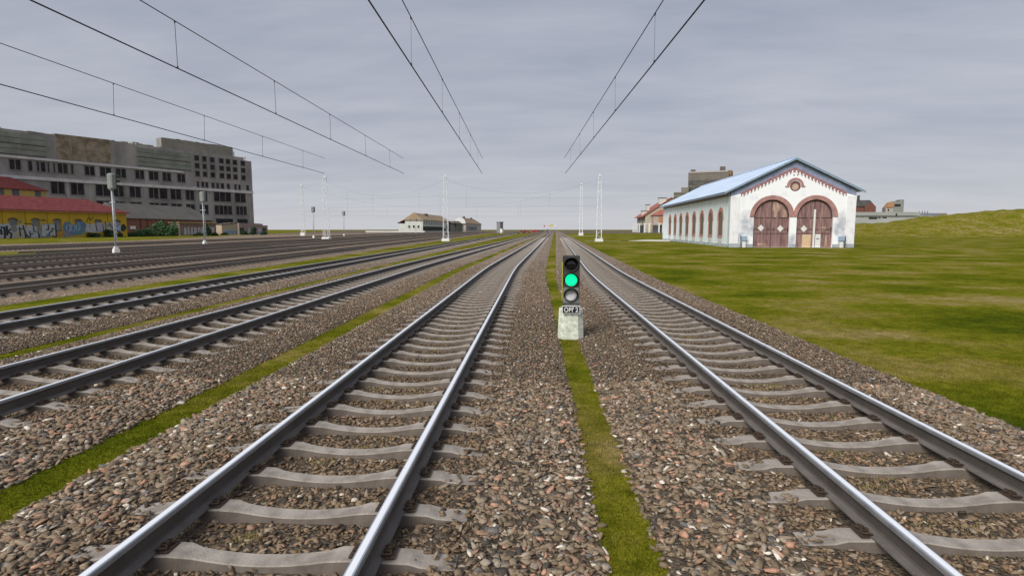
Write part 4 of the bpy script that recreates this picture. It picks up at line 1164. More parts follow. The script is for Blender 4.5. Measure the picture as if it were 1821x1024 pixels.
q.build('wall_post', pmat('dark_post', (0.06, 0.035, 0.03), None), bs)

# brick hut with a yellow edged roof
M_HUTBRICK = brick_mat('hut_brick', (0.22, 0.12, 0.10), (0.30, 0.2, 0.17), (0.3, 0.27, 0.25), 1, 0.5, 0.16)
O4, u4, rz4 = facade(320, 197, vpdir(1400))
ht = thing('brick_hut', 'graffiti covered brick hut with flat yellow edged roof by the rusty shed', 'hut', O4, rz4)
def f4(px, py): return on_face(O4, u4, px, py)
L4 = f4(384, 400)[0]; z4 = f4(322, 394.5)[1]
b = MB(); b.box(0, L4, 0, 6, -0.3, z4 - 0.35); b.build('wall', M_HUTBRICK, ht)
b = MB(); b.box(-0.5, L4 + 0.3, -0.5, 6.3, z4 - 0.349, z4 - 0.1); b.build('roof', pmat('yellow_roof_edge', (0.50, 0.36, 0.14), (0.42, 0.31, 0.16), 1), ht)
itm = []
rr_ = random.Random(5)
for i in range(9):
    x_ = 327 + i * 6.2
    itm.append(('white', ('poly', [(x_ + rr_.uniform(-1, 1), 417.2), (x_ + 4.6 + rr_.uniform(-1, 1), 417), (x_ + 4.2 + rr_.uniform(-1, 1), 405.5 + rr_.uniform(-2, 2)), (x_ + 2, 403.5 + rr_.uniform(-1.5, 1.5)), (x_ + rr_.uniform(-.6, .6), 406 + rr_.uniform(-2, 2))])))
    itm.append((rr_.choice(['lilac', 'sky', 'grey']), ('line', [(x_ + 1, 415), (x_ + 2.5, 408), (x_ + 4, 414)], 0.22)))
spray(itm, f4, 0.0, ht)
# cream hut and the graffiti wall beside it
O5, u5, rz5 = facade(394.5, 236, vpdir(1500))
h5 = thing('cream_hut', 'small cream hut with sloping roof line and blue graffiti', 'hut', O5, rz5)
def f5(px, py): return on_face(O5, u5, px, py)
L5 = f5(425, 405)[0]; za, zb = f5(394.5, 400.5)[1], f5(425, 397.0)[1]
b = MB(); b.plate([(0, -0.3), (L5, -0.3), (L5, zb), (0, za)], (), 0, 5); b.build('wall', pmat('cream_plaster', (0.52, 0.43, 0.31), (0.46, 0.38, 0.28), 0.8), h5)
b = MB()
for i in range(4):
    s0 = L5 * i / 4; zz = za + (zb - za) * i / 4; b.box(s0 - 0.15, s0 + L5 / 4 - 0.2, -0.2, 5.2, zz + (zb - za) / 4 + 0.004, zz + (zb - za) / 4 + 0.28)
b.build('roof', M_FELT, h5)
itm = [('sky', ('poly', [(396 + i * 2.2 + (0.6 if i % 2 else 0), 416.8 if i in (0, 13) else 407.5 + (i % 3) * 1.1) for i in range(14)]))]
itm += [('white', ('line', [(399 + 5 * i, 415), (401 + 5 * i, 409.5), (403 + 5 * i, 415)], 0.25)) for i in range(5)] + [('blue', ('line', [(402 + 6 * i, 414), (404 + 6 * i, 411)], 0.25)) for i in range(4)]
spray(itm, f5, 0.0, h5)
O6, u6, rz6 = facade(425.4, 235.5, vpdir(1250))
w6 = thing('garden_wall', 'weathered plaster wall with painted scrawls at the right end of the huts', 'wall', O6, rz6)
def f6(px, py): return on_face(O6, u6, px, py)
L6 = f6(476, 405)[0]; z6 = f6(426, 396.6)[1]
b = MB(); b.plate([(0, -0.3), (L6, -0.3), (L6, z6 - 0.9), (L6 * 0.82, z6 - 0.9), (L6 * 0.82, z6 - 0.25), (L6 * 0.6, z6 - 0.1), (0, z6)], (), 0, 0.8)
b.build('wall_body', pmat('stained_plaster', (0.25, 0.215, 0.19), (0.33, 0.24, 0.21), 0.7, 0.95), w6)
itm = [('black', ('poly', [(426, 416.5), (434, 416.5), (434, 405), (426, 405)])), ('lilac', blob(0, 0, 1, 1, 3)) if False else ('lilac', ('poly', [(440, 416), (442, 405), (447, 407), (446, 416)])),
       ('black', ('poly', [(467, 416.5), (473, 416.5), (473, 406), (467, 405)])), ('lilac', ('poly', [(458, 412), (460, 406), (465, 407), (464, 413)])), ('sky', ('poly', [(457, 416), (460, 413), (464, 416)]))]
spray(itm, f6, 0.0, w6)

# ------------------------------------------------------------------ big grey block
M_CONC = pmat('grey_concrete', (0.225, 0.207, 0.202), (0.41, 0.385, 0.372), 0.11, 0.95, detail=9, lo=0.36, hi=0.64, stretch=(1, 1, 0.45))
M_PARA = pmat('parapet_concrete', (0.225, 0.213, 0.185), (0.31, 0.29, 0.255), 0.2, 0.95)
M_GREEN = pmat('grey_green_cladding', (0.185, 0.203, 0.172), (0.28, 0.30, 0.255), 0.25, 0.9)
M_OCHRE = pmat('ochre_cladding', (0.20, 0.155, 0.105), (0.35, 0.28, 0.21), 0.35, 0.9, lo=0.4, hi=0.6)
M_BELT = pmat('pale_belt', (0.66, 0.64, 0.63), (0.52, 0.505, 0.495), 0.5, 0.9)
M_WINDK = pmat('dark_glazing', (0.016, 0.015, 0.017), (0.048, 0.045, 0.050), 0.35, 0.6, spec=0.1)
M_WINFR = pmat('window_surround', (0.17, 0.155, 0.15), (0.24, 0.22, 0.21), 0.5)
O7, u7, rz7 = facade(452.5, 280, vpdir(1450))
gbk = thing('office_block', 'huge grey concrete block with rows of dark windows and pale belts', 'office building', O7, rz7)
def f7(px, py): return on_face(O7, u7, px, py)
def s7(px): return f7(px, 380)[0]
LB = 150.0
b = MB(); b.plate([(-LB, -0.3), (0, -0.3), (0, 35.5), (s7(438), 35.5), (s7(438), 36.9), (-LB, 36.3)], (), 0, 26); b.build('wall', M_CONC, gbk)
b = MB(); b.box(s7(296), s7(421), 0.5, 4, 36.4, 41.0); b.build('penthouse', M_PARA, gbk)
b = MB(); b.plate([(s7(108), 36.25), (s7(204), 36.25), (s7(204), 37.2), (s7(108), 37.0)], (), -0.2, 3); b.build('parapet', M_OCHRE, gbk)
b = MB()
for px, h_ in ((206, 1.1), (213, 0.7), (224, 1.0), (236, 1.3), (244, 0.8), (255, 1.6), (268, 0.9), (280, 1.2), (3, 1.6), (12, 1.0)):
    s = s7(px); b.box(s - 1.2, s + 1.2, 2, 5, 36.25, 36.3 + h_)
b.build('roof_vent', M_PARA, gbk)
b = MB(); b.tube((s7(426), 2, 36.9), (s7(426), 2, 39.4), 0.18, n=6); b.tube((s7(445), 2, 35.5), (s7(445), 2, 37.6), 0.2, n=6); b.build('mast', M_PARA, gbk)
for z0, z1, xa, xb, pr in ((19.75, 20.85, -LB, 0.0, 0.55), (26.85, 27.6, -LB, s7(330), 0.4)):
    q = MB(); q.box(xa, xb, -pr, -0.002, z0, z1); q.build('belt_course', M_BELT, gbk)
for xa, xb in ((0, 43), (47, 91), (250, 281), (283, 344)):
    for z0, z1 in ((28.3, 31.6), (32.1, 35.6)):
        q = MB(); q.box(s7(xa) if xa else -LB * 0.78, s7(xb), -0.12, -0.003, z0, z1); q.build('cladding_panel', M_GREEN, gbk)
for xa, xb in ((110, 135), (137, 160), (162, 184), (186, 204)):
    for z0, z1 in ((28.0, 31.8), (32.0, 36.0)):
        q = MB(); q.box(s7(xa), s7(xb), -0.12, -0.003, z0, z1); q.build('cladding_panel', M_OCHRE, gbk)
def win7(xa, xb, z0, z1, pan=2):
    s0, s1 = s7(xa), s7(xb)
    q = MB()
    q.box(s0 - 0.25, s1 + 0.25, -0.10, -0.004, z1, z1 + 0.28); q.box(s0 - 0.25, s1 + 0.25, -0.22, -0.004, z0 - 0.3, z0)
    w_ = (s1 - s0) / pan
    for i in range(pan + 1):
        x_ = s0 + w_ * i; q.box(x_ - 0.14, x_ + 0.14, -0.09, -0.0045, z0, z1)
    fr_ = q.build('window', M_WINFR, gbk)
    q = MB(); q.box(s0 + 0.14, s1 - 0.14, -0.05, -0.006, z0 + 0.003, z1 - 0.003); q.build('pane', M_WINDK, fr_)
for xa, xb, pn_ in ((-24, -8, 2), (24, 45, 2), (57, 65, 1), (72, 77, 1), (79, 88, 1), (91, 95, 1), (101, 105, 1), (109, 127, 2), (132, 137, 1), (156, 174, 2), (183, 203, 2), (211, 229, 2), (245, 261, 2), (269, 286, 2), (293, 308, 2), (319, 333, 2)):
    win7(xa, xb, 22.9, 26.3, pn_)
for xa, xb, pn_ in ((94, 119, 2), (129, 153, 2), (173, 199, 2), (204, 223, 2), (233, 253, 2), (267, 284, 2), (286, 300, 1), (305, 324, 2), (332, 347, 2), (356, 370, 2), (382, 412, 3), (419, 438, 2)):
    win7(xa, xb, 15.3, 19.5, pn_)
for xa, xb, pn_ in ((173, 199, 2), (204, 223, 2), (233, 253, 2), (267, 284, 2), (286, 300, 1), (305, 324, 2), (332, 347, 2), (356, 371, 2), (382, 413, 4), (420, 439, 3)):
    win7(xa, xb, 9.3, 13.3, pn_)
for xa, xb, pn_ in ((356, 372, 1), (383, 414, 1), (421, 440, 1)):
    win7(xa, xb, 2.6, 7.2, pn_)
for xa, xb in ((351, 359.5), (364.5, 372.5), (378, 386.5), (394, 402.5), (406, 414), (418, 426), (432, 440)):
    for z0, z1 in ((33.0, 35.1), (29.6, 31.7), (26.1, 28.3)):
        win7(xa, xb, z0, z1, 1)
for xa, xb in ((353, 357), (361, 366), (368, 373), (379, 384), (387, 392), (395, 401), (406, 411), (419, 423), (426, 430), (440, 445)):
    win7(xa, xb, 21.3, 23.6, 1)

b = MB()
for xa, xb in ((0, 91), (250, 344)):
    for z0 in (31.72, 28.05, 33.8, 30.0): b.box(s7(xa) if xa else -LB * 0.78, s7(xb), -0.16, -0.13, z0, z0 + (0.3 if z0 in (31.72, 28.05) else 0.14))
b.build('panel_joint', pmat('joint_dark', (0.085, 0.075, 0.07), (0.12, 0.105, 0.10), 0.4), gbk)
rr_ = random.Random(21)
def ragged(sa, sb, z0, lo_, hi_, y0, y1):       # broken coping with an uneven top edge, one strip
    pts = [(sb, z0), (sa, z0)]; x_ = sa
    while x_ < sb - 0.3:
        w_ = rr_.uniform(0.5, 2.6); h_ = z0 + rr_.uniform(lo_, hi_)
        pts += [(x_ + 0.01, h_), (min(x_ + w_, sb), h_)]; x_ += w_
    b = MB(); b.plate(pts, (), y0, y1); b.build('coping', M_PARA, gbk)
ragged(s7(-20), s7(106), 36.1, 0.15, 0.9, 0.1, 1.2)
ragged(s7(206), s7(294), 36.1, 0.1, 1.3, 0.1, 1.2)
ragged(s7(298), s7(420), 40.9, 0.12, 0.45, 0.6, 1.4)
for px in (124, 163, 201.5, 228, 260, 302.5, 328, 351.5, 376, 415.5, 444):   # piers between the bays
    s = s7(px); b = MB(); b.box(s - 0.5, s + 0.5, -0.14, -0.003, 0, 19.7); b.build('pier', M_CONC, gbk)
b = MB(); b.box(s7(345), s7(447), -0.10, -0.0035, 20.9, 21.2); b.build('spandrel', M_BELT, gbk)

# ------------------------------------------------------------------ bushes
def bush(px, py, wpx, hpx, dep, label, mat=None, seed=0, grp='bushes along the warehouses'):
    O = V(px, 408, dep); sc = dep / 1000.0
    w_, h_ = wpx * sc, hpx * sc
    rs = np.random.default_rng(seed + 100)
    n = int(380 + 9 * wpx * hpx ** 0.5)
    lobes = rs.uniform(-0.5, 0.5, (7, 2)); lob_h = rs.uniform(0.35, 1.0, 7) * (1 - np.abs(lobes[:, 0]) * 0.9)
    k = rs.integers(0, 7, n)
    p = np.stack([lobes[k, 0] * w_ + rs.normal(0, 0.13, n) * w_, lobes[k, 1] * min(w_, 3.0) * 0.7 + rs.normal(0, 0.3, n), rs.uniform(0.02, 1.0, n) ** 0.8 * lob_h[k] * h_], 1)
    s = rs.uniform(0.14, 0.32, n) * (0.75 + 0.25 * h_ / 3)
    d1 = rs.normal(0, 1, (n, 3)); d1 /= np.linalg.norm(d1, axis=1)[:, None]
    d2 = rs.normal(0, 1, (n, 3)); d2 -= (d1 * d2).sum(1)[:, None] * d1; d2 /= np.linalg.norm(d2, axis=1)[:, None]
    v = np.stack([p + d1 * s[:, None], p + d2 * s[:, None] * 0.6, p - d1 * s[:, None], p - d2 * s[:, None] * 0.6], 1).reshape(-1, 3)
    t = thing('bush', label, 'bush', (O.x, O.y, GZ), 0, grp)
    st = MB()
    for i in range(4):
        st.tube((lobes[i, 0] * w_ * 0.3, 0, -0.1), (lobes[i, 0] * w_, lobes[i, 1], lob_h[i] * h_ * 0.7), 0.06, 0.02, 5)
    st.build('stem', pmat('bush_stem', (0.08, 0.06, 0.04), None) if 'bush_stem' not in MATS else MATS['bush_stem'], t)
    o = numpy_mesh('foliage', v, np.arange(n * 4).reshape(-1, 4), mat or M_LEAF); o.parent = t
    return t
bush(160, 421, 26, 13, 160, 'low dark bush against the lilac graffiti of the warehouse', M_LEAF_DK, 1)
bush(186, 421, 34, 17, 164, 'wide dark bush in front of the tall signal pole by the warehouse', M_LEAF_DK, 2)
bush(211, 421, 14, 9, 168, 'small dark bush at the yellow warehouse corner', M_LEAF_DK, 3)
bush(236, 419.5, 30, 13, 176, 'light green bush below the white sign on the rusty shed', M_LEAF, 4)
bush(262, 419.5, 34, 20, 178, 'spreading bright green bush at the middle of the rusty shed', M_LEAF, 5)
bush(287, 419.5, 24, 40, 181, 'tall green climber covering the rusty shed wall', M_LEAF, 6)
bush(309, 419.5, 26, 27, 185, 'rounded green bush touching the left side of the brick hut', M_LEAF, 7)
bush(352, 418, 14, 7, 193, 'low dark bush under the white hut graffiti', M_LEAF_DK, 8)
bush(368, 418, 11, 24, 194, 'slim tall bush in front of the brick hut graffiti', M_LEAF_DK, 9)
bush(382, 418, 9, 9, 196, 'small dark bush at the right corner of the brick hut', M_LEAF_DK, 10)
bush(399, 418, 9, 5, 226, 'tiny dark bush below the cream hut', M_LEAF_DK, 11)
bush(434, 418, 10, 11, 230, 'dark bush before the black painted doorway of the plaster wall', M_LEAF_DK, 12)
bush(452, 418, 11, 16, 230, 'taller dark bush in the middle of the plaster wall', M_LEAF_DK, 13)
bush(469, 418, 9, 10, 231, 'dark bush near the right end of the plaster wall', M_LEAF_DK, 14)

# ------------------------------------------------------------------ tall yard signals
M_GALV = pmat('galvanised_post', (0.36, 0.38, 0.41), (0.46, 0.48, 0.51), 5, 0.5, metal=0.3)
M_SIGBOX = pmat('grey_green_box', (0.20, 0.225, 0.20), (0.26, 0.285, 0.26), 4, 0.7)
def yard_signal(px, py, top, label, face_az, seed=0):
    O = G(px, py); dep = 1000 * (CAMH - GZ) / (py - 408)
    H = (py - top) * dep / 1000.0
    t = thing('yard_signal', label, 'signal', (O.x, O.y, GZ), face_az, 'tall signals in the yard')
    b = MB(); b.tube((0, 0, 0.3), (0, 0, H - 1.4), 0.088, 0.07, 10); b.build('post', M_GALV, t, smooth=True)
    b = MB(); b.taper(-0.27, 0.27, -0.25, 0.25, -0.1, 0.55, 0.05); b.box(-0.14, 0.14, -0.14, 0.14, 0.55, 0.75); b.build('foot_box', M_WHITE, t)
    b = MB()
    hx, hy = 0.42, 0.20; z0, z1 = H - 1.45, H
    pr = [(-hx + 0.12, -hy), (hx - 0.12, -hy), (hx, -hy + 0.12), (hx, hy), (-hx, hy), (-hx, -hy + 0.12)]
    for (za_, sa), (zb_, sb_) in (((z0, 0.6), (z0 + 0.16, 1.0)), ((z0 + 0.16, 1.0), (z1 - 0.12, 1.0)), ((z1 - 0.12, 1.0), (z1, 0.75))):
        for i in range(6):
            j = (i + 1) % 6
            b.face([(pr[i][0] * sa, pr[i][1] * sa, za_), (pr[j][0] * sa, pr[j][1] * sa, za_), (pr[j][0] * sb_, pr[j][1] * sb_, zb_), (pr[i][0] * sb_, pr[i][1] * sb_, zb_)])
    b.face([(p[0] * 0.6, p[1] * 0.6, z0) for p in pr]); b.face([(p[0] * 0.75, p[1] * 0.75, z1) for p in pr])
    hd = b.build('signal_head', M_SIGBOX, t)
    b = MB(); b.box(-0.5, 0.5, hy + 0.003, hy + 0.04, z0 + 0.05, z1 + 0.02); b.build('backboard', M_SIGBLK, hd)
    for i in range(3):
        zc = z0 + 0.33 + i * 0.42
        v_ = MB()
        n = 12
        for k in range(n):
            a0, a1 = R(-20) + R(220) * k / n, R(-20) + R(220) * (k + 1) / n
            for rad in (0.15, 0.165):
                v_.face([(rad * math.cos(a0), hy + 0.04, zc + rad * math.sin(a0)), (rad * math.cos(a1), hy + 0.04, zc + rad * math.sin(a1)), (rad * math.cos(a1), hy + 0.42, zc + rad * math.sin(a1)), (rad * math.cos(a0), hy + 0.42, zc + rad * math.sin(a0))])
        v_.build('visor', M_SIGBLK, hd, recalc=False)
    b = MB(); b.box(-0.55, 0.55, -0.05, 0.05, H - 2.55, H - 2.47); b.build('crossbar', M_GALV, t)
    b = MB()
    for k in range(int(H * 1.6)):
        z = 1.2 + k * 0.4
        if z < H - 2: b.box(0.09, 0.34, -0.02, 0.02, z, z + 0.03)
    b.box(0.33, 0.36, -0.02, 0.02, 1.1, H - 1.9)
    b.build('ladder', M_GALV, t)
    return t
yard_signal(207, 453, 310, 'tall grey signal standing in front of the yellow warehouse', R(-32))
yard_signal(364.5, 437, 341.5, 'tall grey signal standing in front of the brick hut', R(-24))
yard_signal(558, 423.5, 368, 'slender signal just left of the white lattice mast, against the sky', R(-12))
yard_signal(612, 420, 376, 'slender signal just right of the white lattice mast, against the sky', R(-10))
yard_signal(729.5, 413.6, 389.5, 'leftmost of three small far signals before the white station gable', R(-8))
yard_signal(739.5, 414.6, 387.5, 'middle and tallest of three small far signals before the station gable', R(-8))
yard_signal(749.5, 413.9, 390, 'rightmost of three small far signals before the white station gable', R(-8))

# ------------------------------------------------------------------ lattice masts
M_MAST = pmat('white_mast', (0.80, 0.82, 0.83), (0.62, 0.66, 0.70), 0.8, 0.6, lo=0.45, hi=0.8)
def mast(px, py, top, label, w0=0.95, w1=0.5, depth=None):
    O = G(px, py); dep = 1000 * (CAMH - GZ) / (py - 408)
    H = (py - top) * dep / 1000.0
    t = thing('lattice_mast', label, 'mast', (O.x, O.y, GZ), 0, 'white lattice masts')
    k = dep / 106.0
    w0 *= k; w1 *= k; lg = 0.044 * k ** 0.8; br = 0.014 * k ** 0.8
    b = MB(); b.taper(-w0 * 0.78, w0 * 0.78, -w0 * 0.78, w0 * 0.78, -0.2, 0.55 * k, 0.05); b.build('foundation', M_WHITE, t)
    z0 = 0.55 * k
    def hw(z): return (w0 + (w1 - w0) * (z - z0) / (H - z0)) / 2
    for sx in (-1, 1):
        for sy in (-1, 1):
            b = MB(); b.tube((sx * hw(z0), sy * hw(z0), z0), (sx * hw(H), sy * hw(H), H), lg, lg * 0.8, 6); b.build('leg', M_MAST, t)
    b = MB()
    nb_ = 15
    zs = [z0 + (H - z0) * i / nb_ for i in range(nb_ + 1)]
    for i in range(nb_):
        za_, zb_ = zs[i], zs[i + 1]; a, c = hw(za_), hw(zb_); s_ = 1 if i % 2 else -1
        b.tube((-s_ * a, -a, za_), (s_ * c, -c, zb_), br, n=4); b.tube((-s_ * a, a, za_), (s_ * c, c, zb_), br, n=4)
        b.tube((-a, -s_ * a, za_), (-c, s_ * c, zb_), br, n=4); b.tube((a, -s_ * a, za_), (c, s_ * c, zb_), br, n=4)
    b.build('bracing', M_MAST, t)
    b = MB(); b.tube((0, 0, H - 0.1), (0, 0, H + 0.5), 0.09 * k, n=6); b.box(-w1 * 0.55, w1 * 0.55, -w1 * 0.55, w1 * 0.55, H, H + 0.08); b.build('mast_cap', M_MAST, t)
    return t, O, H, dep
mA = mast(581, 426.8, 317.5, 'thick white lattice mast among the yard tracks, between two slender signals')
mB = mast(793, 429, 316, 'white lattice mast on the grass band left of the middle track')
mC = mast(1065, 429.6, 315, 'thick white lattice mast on the meadow right of the tracks')
mD = mast(539.5, 419.2, 331, 'thin white lattice mast farther off at the edge of the yard', 0.55, 0.33)
mE = mast(1033, 419, 329, 'thin white lattice mast farther off on the meadow edge', 0.55, 0.33)

# ------------------------------------------------------------------ head spans and near overhead wires
M_WIRE = pmat('dark_wire', (0.022, 0.026, 0.022), None, rough=0.6)
def head_span(a, c, sag_py, rows, drops, label, r=0.0075):
    """cross wires hung between two masts: one sagging bearer, straight lower cross wires, droppers between them"""
    pa, pc = Vector((a[1].x, a[1].y, GZ + a[2] - 0.4)), Vector((c[1].x, c[1].y, GZ + c[2] - 0.4))
    dep = (a[3] + c[3]) / 2
    zl = CAMH + (408 - sag_py) * dep / 1000.0
    t = thing('head_span', label, 'cross span wires', pa, 0, 'cross span wires between masts')
    def pt(f, z): return (pa.x + (pc.x - pa.x) * f - pa.x, pa.y + (pc.y - pa.y) * f - pa.y, z - pa.z)
    pts = []
    for i in range(33):
        f = i / 32; zt = pa.z + (pc.z - pa.z) * f; d_ = (pa.z + pc.z) / 2 - zl
        pts.append(pt(f, zt - d_ * 4 * f * (1 - f)))
    b = MB(); b.pipe(pts, r, 5); b.build('bearer_wire', M_WIRE, t)
    for py in rows:
        z = CAMH + (408 - py) * dep / 1000.0
        b = MB(); b.pipe([pt(i / 12, z) for i in range(13)], r, 5); b.build('cross_wire', M_WIRE, t)
    for f, p0, p1 in drops:
        b = MB(); b.tube(pt(f, CAMH + (408 - p0) * dep / 1000.0), pt(f, CAMH + (408 - p1) * dep / 1000.0), r * 1.1, n=5); b.build('dropper', M_WIRE, t)
head_span(mA, mB, 349, (352.5, 368), ((0.2, 340, 384), (0.42, 346, 376), (0.80, 343, 376), (0.96, 352, 384)), 'sagging cross span from the yard mast to the grass band mast')
head_span(mB, mC, 344.5, (352.5, 367.5), ((0.14, 337, 368), (0.48, 362, 384), (0.68, 343, 368)), 'sagging cross span from the grass band mast over the main tracks')
head_span(mD, mE, 371, (376, 384.5), ((0.3, 366, 386), (0.5, 371, 386), (0.62, 370, 386), (0.78, 362, 386)), 'far sagging cross span between the two thin masts', 0.012)

for (xa, xm, xe, xme, lb_) in ((1253, 1180, 1005, 1003.5, 'contact wire and its messenger above the right main track'),
                               (655, 715, 857.5, 858, 'contact wire and its messenger above the middle track'),
                               (53, 248, 718, 717, 'contact wire and its messenger above the track between grass strips'),
                               (-600, -200, 577, 577, 'leftmost contact wire and messenger, above the dark high railed track')):
    P1 = V(xe, 308.5, 1000 * 3.5 / (408 - 308.5)); M1 = V(xme, 281.5, 1000 * 4.44 / (408 - 281.5))
    if xa > -500:
        P0 = V(xa, 0, 1000 * 3.5 / 408.0); M0 = V(xm, 0, 1000 * 4.5 / 408.0)
    else:
        P0 = V(0, 150, 1000 * 3.5 / 258.0); M0 = V(0, 77, 1000 * 4.47 / 331.0)
    k0 = (P0 - P1); P0b = P1 + k0 * 1.7
    km = (M0 - M1); M0b = M1 + km * (1.7 * k0.y / km.y)
    t = thing('overhead_line', lb_, 'overhead wire', P1, 0, 'overhead lines above the tracks')
    b = MB(); b.pipe([P0b - P1, P0 - P1, (0, 0, 0)], 0.0135, 8); b.build('contact_wire', M_WIRE, t)
    b = MB(); b.pipe([M0b - P1, M0 - P1, M1 - P1], 0.0105, 8); b.build('messenger_wire', M_WIRE, t)
    for i in range(-1, 5):
        yy = 12.35 + 4.87 * i
        fc = (yy - P1.y) / k0.y; pc_ = P1 + k0 * fc
        fm = (yy - M1.y) / km.y; pm_ = M1 + km * fm
        b = MB(); b.tube(pc_ - P1, pm_ - P1, 0.006 if xa < 500 else 0.0032, n=5)
        d_ = (pc_ - pm_)
        b.tube(pc_ - P1, pc_ - P1 - d_ * 0.05, 0.02, 0.012, 6); b.tube(pm_ - P1, pm_ - P1 + d_ * 0.05, 0.018, 0.012, 6)
        b.build('dropper', M_WIRE, t)

# ------------------------------------------------------------------ station buildings ahead
M_CREAMW = pmat('cream_render', (0.62, 0.63, 0.57), (0.50, 0.53, 0.46), 0.3, 0.9, lo=0.4, hi=0.75)
M_TANROOF = pmat('tan_roof', (0.34, 0.245, 0.155), (0.40, 0.295, 0.195), 0.2, 0.9)
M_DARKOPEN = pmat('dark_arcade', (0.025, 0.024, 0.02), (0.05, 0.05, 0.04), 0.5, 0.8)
Os, us, rzs = facade(752, 440, vpdir(988))
def fs(px, py): return on_face(Os, us, px, py)
st = thing('station_building', 'long cream station building with tan roof and white gable end', 'station building', Os, rzs)
Ls = 112.0; hs_ = 10.2; Wd = 14.2; zr_ = 15.0
b = MB(); b.box(0, Ls, 0.0, Wd, -0.3, hs_)
b.face([(0, 0, hs_), (0, Wd, hs_), (0, Wd / 2, zr_)]); b.face([(Ls, 0, hs_), (Ls, Wd, hs_), (Ls, Wd / 2, zr_)])
b.build('wall', M_CREAMW, st)
b = MB(); gable_roof(b, 0, Ls, 0, Wd, hs_, zr_, 1.0, 0.0, 7.0, 0.25); b.build('roof', M_TANROOF, st)
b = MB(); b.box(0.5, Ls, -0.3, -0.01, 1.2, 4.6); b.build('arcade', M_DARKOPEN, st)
for i in range(17):
    s = 6 + i * 6.2; q = MB(); q.box(s - 0.7, s + 0.7, -0.12, -0.005, 6.0, 8.4); q.build('window', M_WINDK, st)
for yy, z0, z1, wd_ in ((3.4, 3.4, 5.3, 1.5), (7.1, 3.4, 5.3, 1.5), (10.7, 3.4, 5.3, 1.5), (4.6, 8.7, 11.0, 1.1), (9.6, 8.7, 11.0, 1.1)):
    q = MB(); q.box(-0.12, -0.005, yy - wd_ / 2, yy + wd_ / 2, z0, z1); q.build('window', M_WINDK, st)
b = MB(); b.box(30, 33, 4, 6, 13.0, 15.2); b.box(33.5, 35, 4, 6, 13.0, 15.4); b.build('chimney', pmat('dark_chimney', (0.08, 0.07, 0.06), None), st)
b = MB(); b.box(1.5, 30, Wd + 0.003, Wd + 5.5, -0.3, 6.4); o = b.build('side_annex', M_CREAMW, st)
b = MB(); b.face([(0.8, Wd + 0.01, 10.4), (31, Wd + 0.01, 10.4), (31, Wd + 6.5, 7.3), (0.8, Wd + 6.5, 7.3)]); b.face([(0.8, Wd + 6.5, 7.0), (31, Wd + 6.5, 7.0), (31, Wd + 0.01, 10.1), (0.8, Wd + 0.01, 10.1)]); b.face([(0.8, Wd + 0.01, 10.4), (0.8, Wd + 6.5, 7.3), (0.8, Wd + 6.5, 7.0), (0.8, Wd + 0.01, 10.1)])
b.build('annex_roof', pmat('red_annex_roof', (0.33, 0.10, 0.06), (0.38, 0.13, 0.08), 0.3), st)
# second hall with pale gable, and the glazed pavilion between
O8, u8, rz8 = facade(828, 560, vpdir(988))
h8 = thing('station_hall', 'cream station hall with tan hipped roof and white rounded gable', 'station building', O8, rz8)
b = MB(); b.box(0, 118, 0, 10.5, -0.3, 8.8); b.build('wall', pmat('pink_cream_render', (0.58, 0.52, 0.46), (0.5, 0.46, 0.42), 0.3), h8)
b = MB(); gable_roof(b, 0, 118, 0, 10.5, 9.2, 14.0, 1.2, 0, 30, 0.2); b.build('roof', M_TANROOF, h8)
b = MB(); b.plate([(-0.4, 8.0), (10.6, 8.0), (10.6, 9.4)] + [(5.2 + 5.2 * math.cos(t), 9.4 + 4.5 * math.sin(t)) for t in np.linspace(0, math.pi, 12)] + [(-0.4, 9.4)], (), -1.7, -1.25, lambda u, v, w: (w, u, v)); b.build('gable_wall', M_WHITE, h8)
b = MB(); b.box(8, 80, -0.2, -0.01, 1.5, 5.4); b.build('arcade', pmat('dim_arcade', (0.16, 0.15, 0.14), (0.35, 0.33, 0.3), 0.15, 0.8), h8)
b = MB(); b.box(20, 21.5, 4, 6, 13, 15.5); b.box(70, 71.5, 4, 6, 13, 15.3); b.build('chimney', MATS['dark_chimney'], h8)
O9, u9, rz9 = facade(801, 545, vpdir(1500))
p9 = thing('glazed_pavilion', 'low dark glazed pavilion between the two station buildings', 'pavilion', O9, rz9)
b = MB(); b.box(0, 7.5, 0, 8, -0.3, 7.2); b.build('side_wing', pmat('grey_glazed', (0.30, 0.31, 0.27), (0.22, 0.23, 0.2), 0.5), p9)
b = MB(); b.box(7.51, 17.5, -1.5, 8, -0.3, 8.0); b.build('hall', pmat('green_glazed', (0.105, 0.125, 0.085), (0.16, 0.18, 0.13), 0.4, 0.4), p9)
b = MB()
for i in range(9): b.box(7.6 + i * 1.2, 7.75 + i * 1.2, -1.6, -1.51, 0, 7.9)
b.build('mullion', pmat('pale_mullion', (0.28, 0.29, 0.24), None), p9)
b = MB(); b.taper(2.5, 18.2, -2, 8.4, 8.01, 10.4, 3.0); b.build('roof', pmat('mossy_roof', (0.11, 0.10, 0.075), (0.15, 0.135, 0.10), 0.4), p9)
# platform with pale edge
pa_ = G(650, 414.5); 
pA, pB = V(650, 408, 425), V(755, 408, 425)
b = MB(); b.box(0, (pB - pA).length, 0, 7, -0.3, 1.15, 0)
tag(b.build('station_platform', pmat('platform_edge', (0.74, 0.71, 0.66), (0.60, 0.58, 0.54), 0.1, 0.9), None, (pA.x, pA.y, GZ), math.atan2(pB.y - pA.y, pB.x - pA.x)), 'long low platform with whitish edge before the station gable', 'platform')
